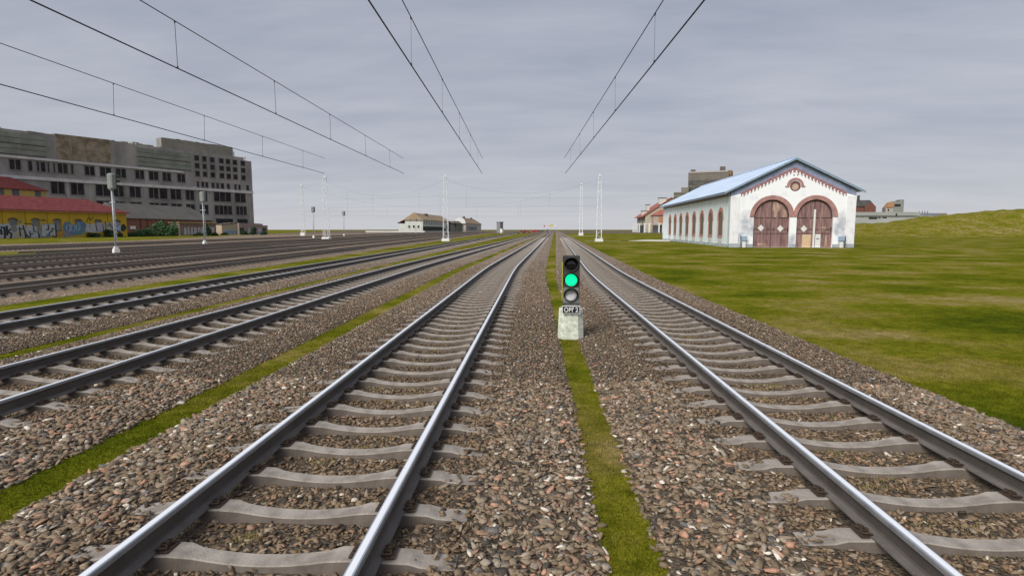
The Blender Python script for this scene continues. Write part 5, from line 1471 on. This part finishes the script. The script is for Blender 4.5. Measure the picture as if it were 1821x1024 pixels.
# relay tower
Oq, uq, rzq = facade(889.5, 380, vpdir(1600))
rt = thing('relay_tower', 'narrow grey tower with small white hut standing alone near the horizon', 'tower', Oq, rzq)
b = MB(); b.box(0, 3.4, 0, 3, -0.3, 7.0); b.build('body', pmat('tower_grey', (0.22, 0.215, 0.22), (0.27, 0.26, 0.265), 0.8), rt)
b = MB(); b.box(-0.15, 3.65, -0.2, 3.2, 6.9, 7.35); b.build('roof', pmat('tower_cap', (0.15, 0.15, 0.15), None), rt)
b = MB(); b.box(-0.6, 1.3, -2.0, -0.3, -0.3, 2.7); b.build('hut', M_WHITE, rt)
b = MB(); b.box(1.8, 2.1, -0.12, -0.01, 0, 6.7); b.build('drainpipe', MATS['tower_cap'], rt)
# red point machines and track lanterns in the distance
M_RED = pmat('red_paint', (0.45, 0.03, 0.045), (0.36, 0.03, 0.05), 2, 0.6)
proto = None
specs = [(908.5, 416.4), (915, 415.9), (921.5, 415.2), (927, 413.6), (931.5, 414.6), (934, 413), (938.5, 412.8), (941, 415.2), (944, 414.2), (946.5, 412.4), (949.5, 413.4), (952, 411.9), (955, 412.6), (958.5, 411.6), (963, 411.4), (966, 411.0)]
lbl = ['dark red track lantern at the near left end of its row', 'black lantern box second from the left end of the row', 'black lantern box third from the left end of the row']
for i, (px, py) in enumerate(specs):
    O = G(px, py)
    red = 3 <= i <= 12
    lb_ = lbl[i] if i < 3 else ('small red point lantern in the far cluster on the left tracks' if red else 'small dark point lantern beyond the red cluster')
    sc_ = (O.y / 420.0)
    t = thing('point_lantern', lb_, 'track lantern', (O.x, O.y, GZ), 0.2 * i, 'far red and black point lanterns')
    b = MB(); b.box(-0.9 * sc_, 0.9 * sc_, -0.4, 0.4, -0.05, 0.55 * sc_); b.build('machine_box', M_SIGBLK if (not red or i % 3 == 1) else M_RED, t)
    if red:
        b = MB(); b.box(-0.75 * sc_, 0.75 * sc_, -0.15, 0.15, 0.62 * sc_, 1.5 * sc_); b.tube((0, 0, 0.5 * sc_), (0, 0, 0.7 * sc_), 0.12, n=6); b.build('lantern', M_RED, t)
def far_board(px, py, wpx, hpx, dep, col_, label, nm):
    O = V(px, 408, dep); z = CAMH + (408 - py) * dep / 1000 - GZ; k = dep / 1000
    t = thing(nm, label, 'track sign', (O.x, O.y, GZ))
    b = MB(); b.tube((0, 0.1, -0.1), (0, 0.1, z), 0.09, 0.07, 6); b.build('post', M_GALV, t)
    b = MB(); b.box(-wpx * k / 2, wpx * k / 2, -0.1, 0.02, z - hpx * k / 2, z + hpx * k / 2); b.build('board', col_, t)
far_board(980, 401.2, 7.5, 3.4, 420, pmat('yellow_board', (0.62, 0.50, 0.12), None), 'wide yellow board above the vanishing point of the tracks', 'track_board')
far_board(988, 401, 3, 2.6, 420, M_WHITE, 'small white board just right of the yellow board', 'track_board')
far_board(968, 401.9, 2.2, 2.4, 400, M_RED, 'small red disc signal left of the yellow board', 'track_board')
O = V(974, 408, 330)
t = thing('shunting_signal', 'low purple shunting signal beside the far end of the main track', 'signal', (O.x, O.y, GZ))
b = MB(); b.taper(-0.5, 0.5, -0.4, 0.4, -0.1, 1.3, 0.2); b.build('foot', pmat('purple_paint', (0.16, 0.07, 0.30), None), t)
b = MB(); b.box(-0.28, 0.28, -0.2, 0.2, 1.3, 2.5); b.build('head', MATS['purple_paint'], t)

# right-hand station house with red roofs
Oh, uh, rzh = facade(1147, 400, (1, -0.05))
sh = thing('station_house', 'cream station house with red roofs and white arcade left of the shed', 'station building', Oh, rzh)
WH, LH = 36.0, 45.0
b = MB(); b.box(0, WH, 0, LH, -0.3, 12.6); b.face([(0, 0, 12.6), (WH, 0, 12.6), (WH / 2, 0, 24.5)]); b.face([(0, LH, 12.6), (WH, LH, 12.6), (WH / 2, LH, 24.5)])
b.build('wall', pmat('yellow_cream_render', (0.52, 0.47, 0.34), (0.44, 0.40, 0.31), 0.25), sh)
b = MB()
sx = (24.5 - 12.6) / (WH / 2)
for sd_ in (-1, 1):
    xe = -2.2 if sd_ < 0 else WH + 2.2; ze = 12.6 - 2.2 * sx + 0.2
    b.face([(xe, -1.0, ze), (WH / 2, -1.0, 24.7), (WH / 2, LH + 1, 24.7), (xe, LH + 1, ze)])
    b.face([(xe, -1.0, ze - 0.4), (xe, LH + 1, ze - 0.4), (WH / 2, LH + 1, 24.3), (WH / 2, -1.0, 24.3)])
    b.face([(xe, -1.0, ze), (xe, -1.0, ze - 0.4), (WH / 2, -1.0, 24.3), (WH / 2, -1.0, 24.7)]); b.face([(xe, -1.0, ze), (xe, LH + 1, ze), (xe, LH + 1, ze - 0.4), (xe, -1.0, ze - 0.4)])
b.build('roof', pmat('coral_roof', (0.33, 0.105, 0.08), (0.38, 0.14, 0.105), 0.3), sh)
b = MB(); b.box(4.4, 23, -8, -0.05, -0.3, 12.0); b.build('front_wing', pmat('pink_brick_render', (0.42, 0.33, 0.27), (0.50, 0.42, 0.34), 0.35), sh)
b = MB(); b.taper(3.6, 24, -9, 1.0, 12.01, 16.0, 6.5, 0, 4.2); b.build('wing_roof', MATS['coral_roof'], sh)
b = MB(); b.box(8.3, 11.2, -8.15, -8.01, 7.0, 10.8); b.build('shutter', pmat('orange_shutter', (0.45, 0.20, 0.10), None), sh)
for s0, s1, z0, z1 in ((13.4, 15.5, 6.6, 10.2),): 
    q = MB(); q.box(s0, s1, -8.15, -8.01, z0, z1); q.build('window', M_WINDK, sh)
q = MB(); q.box(10.5, 23, -9.2, -8.01, -0.3, 5.6); q.build('white_porch', M_WHITE, sh)
q = MB()
for s in (11.6, 13.2): q.box(s, s + 0.6, -9.3, -9.21, 1.3, 4.8)
q.build('porch_window', MATS['window_bar'], sh)
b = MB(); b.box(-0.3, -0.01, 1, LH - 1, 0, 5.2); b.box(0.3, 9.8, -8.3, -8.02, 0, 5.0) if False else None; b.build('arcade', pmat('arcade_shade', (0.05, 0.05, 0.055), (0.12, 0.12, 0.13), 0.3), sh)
for x_, y_ in ((-1.4, -7.6), (1.5, -9.4), (8.2, -9.4), (-3.0, 8), (-3.0, 20), (-3.0, 32), (-3.0, 44)):
    q = MB(); q.box(x_ - 0.45, x_ + 0.45, y_ - 0.45, y_ + 0.45, -0.3, 5.9); q.box(x_ - 0.8, x_ + 1.4, y_ - 0.5, y_ + 0.5, 5.9, 6.5); q.build('arcade_column', M_WHITE, sh)
q = MB(); q.box(4.3, 10.4, -8.2, -8.02, 0, 5.2); q.build('doorway', MATS['arcade_shade'], sh)
for y_ in range(5):
    q = MB(); q.box(-0.15, -0.01, 4 + y_ * 8.5, 6.4 + y_ * 8.5, 7.2, 10.4); q.build('window', MATS['window_bar'], sh)
pmat('dormer_grey', (0.16, 0.14, 0.12), None)
for x0_, x1_, y0_, y1_, z0_, z1_ in ((9.5, 14.5, 1, 5, 20, 24.2), (-0.6, 3.6, 14, 18, 12, 15.5), (4.0, 6.5, 24, 28, 15.5, 20.4)):
    q = MB(); q.box(x0_, x1_, y0_, y1_, z0_, z1_); dq = q.build('dormer', M_CREAMW, sh)
    q = MB(); q.box(x0_ - 0.3, x1_ + 0.3, y0_ - 0.3, y1_ + 0.3, z1_ + 0.01, z1_ + 0.45); q.build('dormer_roof', MATS['dormer_grey'], dq)

# grey apartment tower behind the engine shed
Ot, ut, rzt = facade(1221, 262, (1, -0.34))
ap = thing('apartment_tower', 'grey weathered apartment tower rising behind the engine shed roof', 'apartment building', Ot, rzt)
def ft(px, py): return on_face(Ot, ut, px, py)
M_APT = pmat('weathered_panel', (0.145, 0.128, 0.108), (0.215, 0.19, 0.165), 0.2, 0.95, detail=7)
zt_ = ft(1225, 305.5)[1]; Lt = ft(1296, 320)[0]
b = MB(); b.box(0, Lt, 0, 16, -0.3, zt_ - 0.3); b.build('wall', M_APT, ap)
b = MB(); b.box(0.3, Lt - 0.5, -0.25, -0.01, zt_ - 0.7, zt_ - 0.05); b.build('parapet', pmat('pale_parapet', (0.42, 0.37, 0.34), None), ap)
b = MB(); b.box(ft(1228, 300)[0], ft(1236, 300)[0], 1, 5, zt_ - 0.3, zt_ + 1.0); b.box(ft(1280, 300)[0], ft(1290, 300)[0], 1, 5, zt_ - 0.3, zt_ + 1.9); b.build('roof_hut', pmat('roof_hut_grey', (0.14, 0.125, 0.115), None), ap)
z0_, z1_ = ft(1250, 329)[1], ft(1250, 320.5)[1]
b = MB(); b.box(0.2, Lt - 0.3, -0.14, -0.01, z0_, z1_); b.build('window_band', pmat('dim_glass_band', (0.055, 0.052, 0.048), (0.13, 0.125, 0.12), 0.25, 0.4), ap)
for i in range(3):
    zz = z0_ - 6.4 * (i + 1)
    b = MB(); b.box(0.2, Lt - 0.3, -0.14, -0.01, zz, zz + 2.3); b.build('window_band', MATS['dim_glass_band'], ap)
b = MB(); b.box(0.05, Lt - 0.05, -0.12, -0.011, z0_ - 3.8, z0_ - 0.7); b.build('balcony_panel', pmat('dark_green_panel', (0.075, 0.09, 0.078), (0.11, 0.125, 0.11), 0.3), ap)
O_, u_, rz_ = facade(1297, 268, vpdir(1500))
rs_ = thing('brown_block', 'stepped brown building end beside the grey apartment tower', 'building', O_, rz_)
b = MB(); b.plate([(0, -0.3), (7, -0.3), (7, 24), (5.0, 26.5), (3.6, 28.5), (3.0, 30), (2.5, 28.8), (1.8, 30.2), (1.2, 29.2), (0.4, 29.6), (0, 29)], (), 0, 10); b.build('wall', pmat('brown_brick', (0.19, 0.10, 0.05), (0.26, 0.15, 0.08), 0.6), rs_)
O_, u_, rz_ = facade(1196.5, 255, (1, -0.34))
ls_ = thing('stepped_block', 'low stepped tan block between the shed roof and the grey tower', 'building', O_, rz_)
b = MB(); b.box(0, 6.2, 0, 12, -0.3, (408 - 342.5) * 0.255 + 2.2); b.build('lower_tier', pmat('tan_panel', (0.19, 0.172, 0.138), (0.245, 0.22, 0.18), 0.4), ls_)
b = MB(); b.box(3.1, 6.3, 0.5, 12, (408 - 342.5) * 0.255 + 2.2, (408 - 334.5) * 0.255 + 2.2); b.build('upper_tier', MATS['tan_panel'], ls_)
b = MB(); b.box(-0.1, 6.3, -0.2, -0.01, 16.2, 16.7); b.box(-0.1, 6.3, -0.2, -0.01, 18.0, 18.3); b.build('ledge', pmat('ledge_dark', (0.12, 0.11, 0.09), None), ls_)

# ------------------------------------------------------------------ hill on the right with buildings behind
crest = [(1400, 404), (1480, 399.5), (1520, 397.2), (1573, 396.6), (1586, 393.2), (1606, 391.2), (1622, 388.4), (1635, 385.4), (1665, 384.2), (1680, 381.6), (1714, 379.2), (1740, 376.6), (1750, 375.2), (1766, 374.2), (1802, 372.2), (1850, 371), (1950, 368), (2150, 366), (2500, 368)]
cxs = np.array([c[0] for c in crest], float); cys = np.array([c[1] for c in crest], float)
hb_ = MB()
cols = np.concatenate([np.arange(1400, 1850, 8), np.arange(1850, 2500, 50)])
rowsH = []
for px in cols:
    base = G(px, 421.5 + (0 if px > 1500 else -3)); cr = V(px, float(np.interp(px, cxs, cys)), 205)
    bump_ = 0.25 * math.sin(px * 0.11) + 0.18 * math.sin(px * 0.37)
    cr.z += 0.10 * math.sin(px * 0.23) + 0.08 * math.sin(px * 0.61)
    r_ = []
    for f in np.linspace(0, 1, 9):
        p = base.lerp(cr, f); s_ = f * f * (3 - 2 * f)
        zf = base.z - 0.05 + (cr.z - base.z + 0.05) * (0.35 * f + 0.65 * s_)
        if 0.1 < f < 0.95: zf += bump_ * math.sin(f * 3.1) * (0.5 + 0.5 * math.sin(f * 9 + px * 0.05)) * 0.6
        r_.append((p.x, p.y, zf))
    back = V(px, 408, 330)
    r_.append((back.x, back.y, cr.z - 0.4)); b2 = V(px, 408, 420); r_.append((b2.x, b2.y, GZ - 0.3))
    rowsH.append(r_)
for a, c in zip(rowsH[:-1], rowsH[1:]):
    for i in range(len(a) - 1):
        hb_.face([a[i], c[i], c[i + 1], a[i + 1]])
o = hb_.build('hill', M_GRASS_HILL, smooth=True); kind(o, 'structure')
# long white hall on the hill
Ol, ul, rzl = facade(1500, 232, (1, 0.035))
lh = thing('long_hall', 'long low greyish white flat roofed hall on the hill right of the shed', 'hall', Ol, rzl)
def fl(px, py): return on_face(Ol, ul, px, py)
def sl2(px): return fl(px, 385)[0]
zg = fl(1540, 398)[1]; zm = fl(1540, 384.3)[1]; zt2 = fl(1540, 377.2)[1]
M_HALL = pmat('greyish_white_panel', (0.37, 0.38, 0.375), (0.43, 0.435, 0.43), 0.1, 0.9)
b = MB(); b.box(0, sl2(1660), 0.6, 14, zg - 3, zm); b.build('wall', M_HALL, lh)
b = MB(); b.box(0, sl2(1636), 0, 14, zm + 0.12, zt2); b.build('upper_band', pmat('greenish_band', (0.33, 0.345, 0.325), (0.38, 0.39, 0.37), 0.1), lh)
b = MB(); b.box(0, sl2(1593), 0.3, 14, zm + 0.001, zm + 0.119); b.build('shadow_gap', pmat('dark_joint', (0.06, 0.06, 0.06), None), lh)
b = MB(); b.box(sl2(1547), sl2(1561.5), 0.45, 0.599, fl(1550, 389.5)[1], fl(1550, 386.3)[1]); b.box(sl2(1563.5), sl2(1567.5), 0.45, 0.599, fl(1550, 388)[1], fl(1550, 386.3)[1]); b.box(sl2(1571), sl2(1578.5), 0.45, 0.599, fl(1550, 388)[1], fl(1550, 386.3)[1])
b.build('window', M_WINDK, lh)
b = MB(); b.box(sl2(1592.5), sl2(1595), -0.1, -0.01, zm + 0.12, fl(1594, 379.5)[1]); b.build('vent', MATS['dark_joint'], lh)
b = MB(); b.box(sl2(1635), sl2(1700), 5, 9, zg - 3, fl(1640, 379.2)[1] * 1.02); b.build('rear_wing', pmat('slate_wing', (0.20, 0.21, 0.24), (0.23, 0.24, 0.27), 0.2), lh)
for px in (1650.5, 1655.5, 1660, 1665):
    b = MB(); s = sl2(px); b.box(s - 0.12, s + 0.12, 5, 5.3, fl(px, 380)[1], fl(px, 374.8)[1]); b.build('rail_post', MATS['slate_wing'], lh)
# brown brick church-like house and the small gabled house
Oc, uc, rzc = facade(1519, 300, (1, -0.1))
cb_ = thing('brick_mill', 'dark brown brick house with slate roof and tall chimney above the long hall', 'brick building', Oc, rzc)
kz = 0.300
b = MB(); b.box(0, 9.9, 0, 10, 0, (408 - 368) * kz + 2.2); b.build('wall', pmat('dark_red_brick', (0.15, 0.062, 0.05), (0.21, 0.09, 0.07), 0.8), cb_)
b = MB(); b.taper(-0.4, 9.7, -0.5, 10.5, (408 - 368) * kz + 2.2, (408 - 356) * kz + 2.2, 1.2, 0, 4.0); b.build('roof', pmat('slate_roof', (0.055, 0.055, 0.055), (0.085, 0.085, 0.08), 0.5), cb_)
b = MB(); b.box(2.2, 3.1, 3, 4, 12, (408 - 347.6) * kz + 2.2); b.build('chimney', MATS['slate_roof'], cb_)
b = MB(); b.plate([(4.2, 10), (9.6, 10), (9.6, 14.2), (7.0, 16.6), (4.2, 14.2)], (), -1.0, -0.02); b.build('gable', pmat('orange_brick', (0.15, 0.066, 0.047), (0.20, 0.09, 0.065), 0.8), cb_)
Od, ud, rzd = facade(1570, 300, (1, -0.35))
hd_ = thing('gabled_house', 'small pale house with orange roof standing above the long hall', 'house', Od, rzd)
b = MB(); b.box(0.6, 8.5, 0, 8, 0, (408 - 369) * kz + 2.2); b.build('wall', pmat('pale_house_render', (0.42, 0.38, 0.33), (0.36, 0.33, 0.3), 0.5), hd_)
b = MB()
za_, zb_ = (408 - 369) * kz + 2.2, (408 - 360) * kz + 2.2
b.plate([(0.8, za_), (4.2, za_), (4.2, zb_ + 0.2), (2.6, zb_)], (), -0.5, 8); b.build('roof', pmat('orange_tile', (0.40, 0.20, 0.10), (0.45, 0.25, 0.13), 0.8), hd_)
b = MB(); b.box(4.21, 8.6, -0.3, 8, 6, (408 - 358.5) * kz + 2.2); b.box(6.6, 8.6, -0.3, 8, (408 - 358.5) * kz + 2.2, (408 - 356) * kz + 2.2); b.build('tower_bay', pmat('grey_green_render', (0.20, 0.21, 0.19), (0.27, 0.28, 0.25), 0.6), hd_)
b = MB(); b.box(4.4, 7.2, -0.4, -0.31, (408 - 368) * kz + 2.2, (408 - 363.5) * kz + 2.2); b.build('window', M_WINDK, hd_)
b = MB(); b.box(1.6, 2.2, -0.2, -0.01, 12, 13); b.build('window', M_WINDK, hd_)
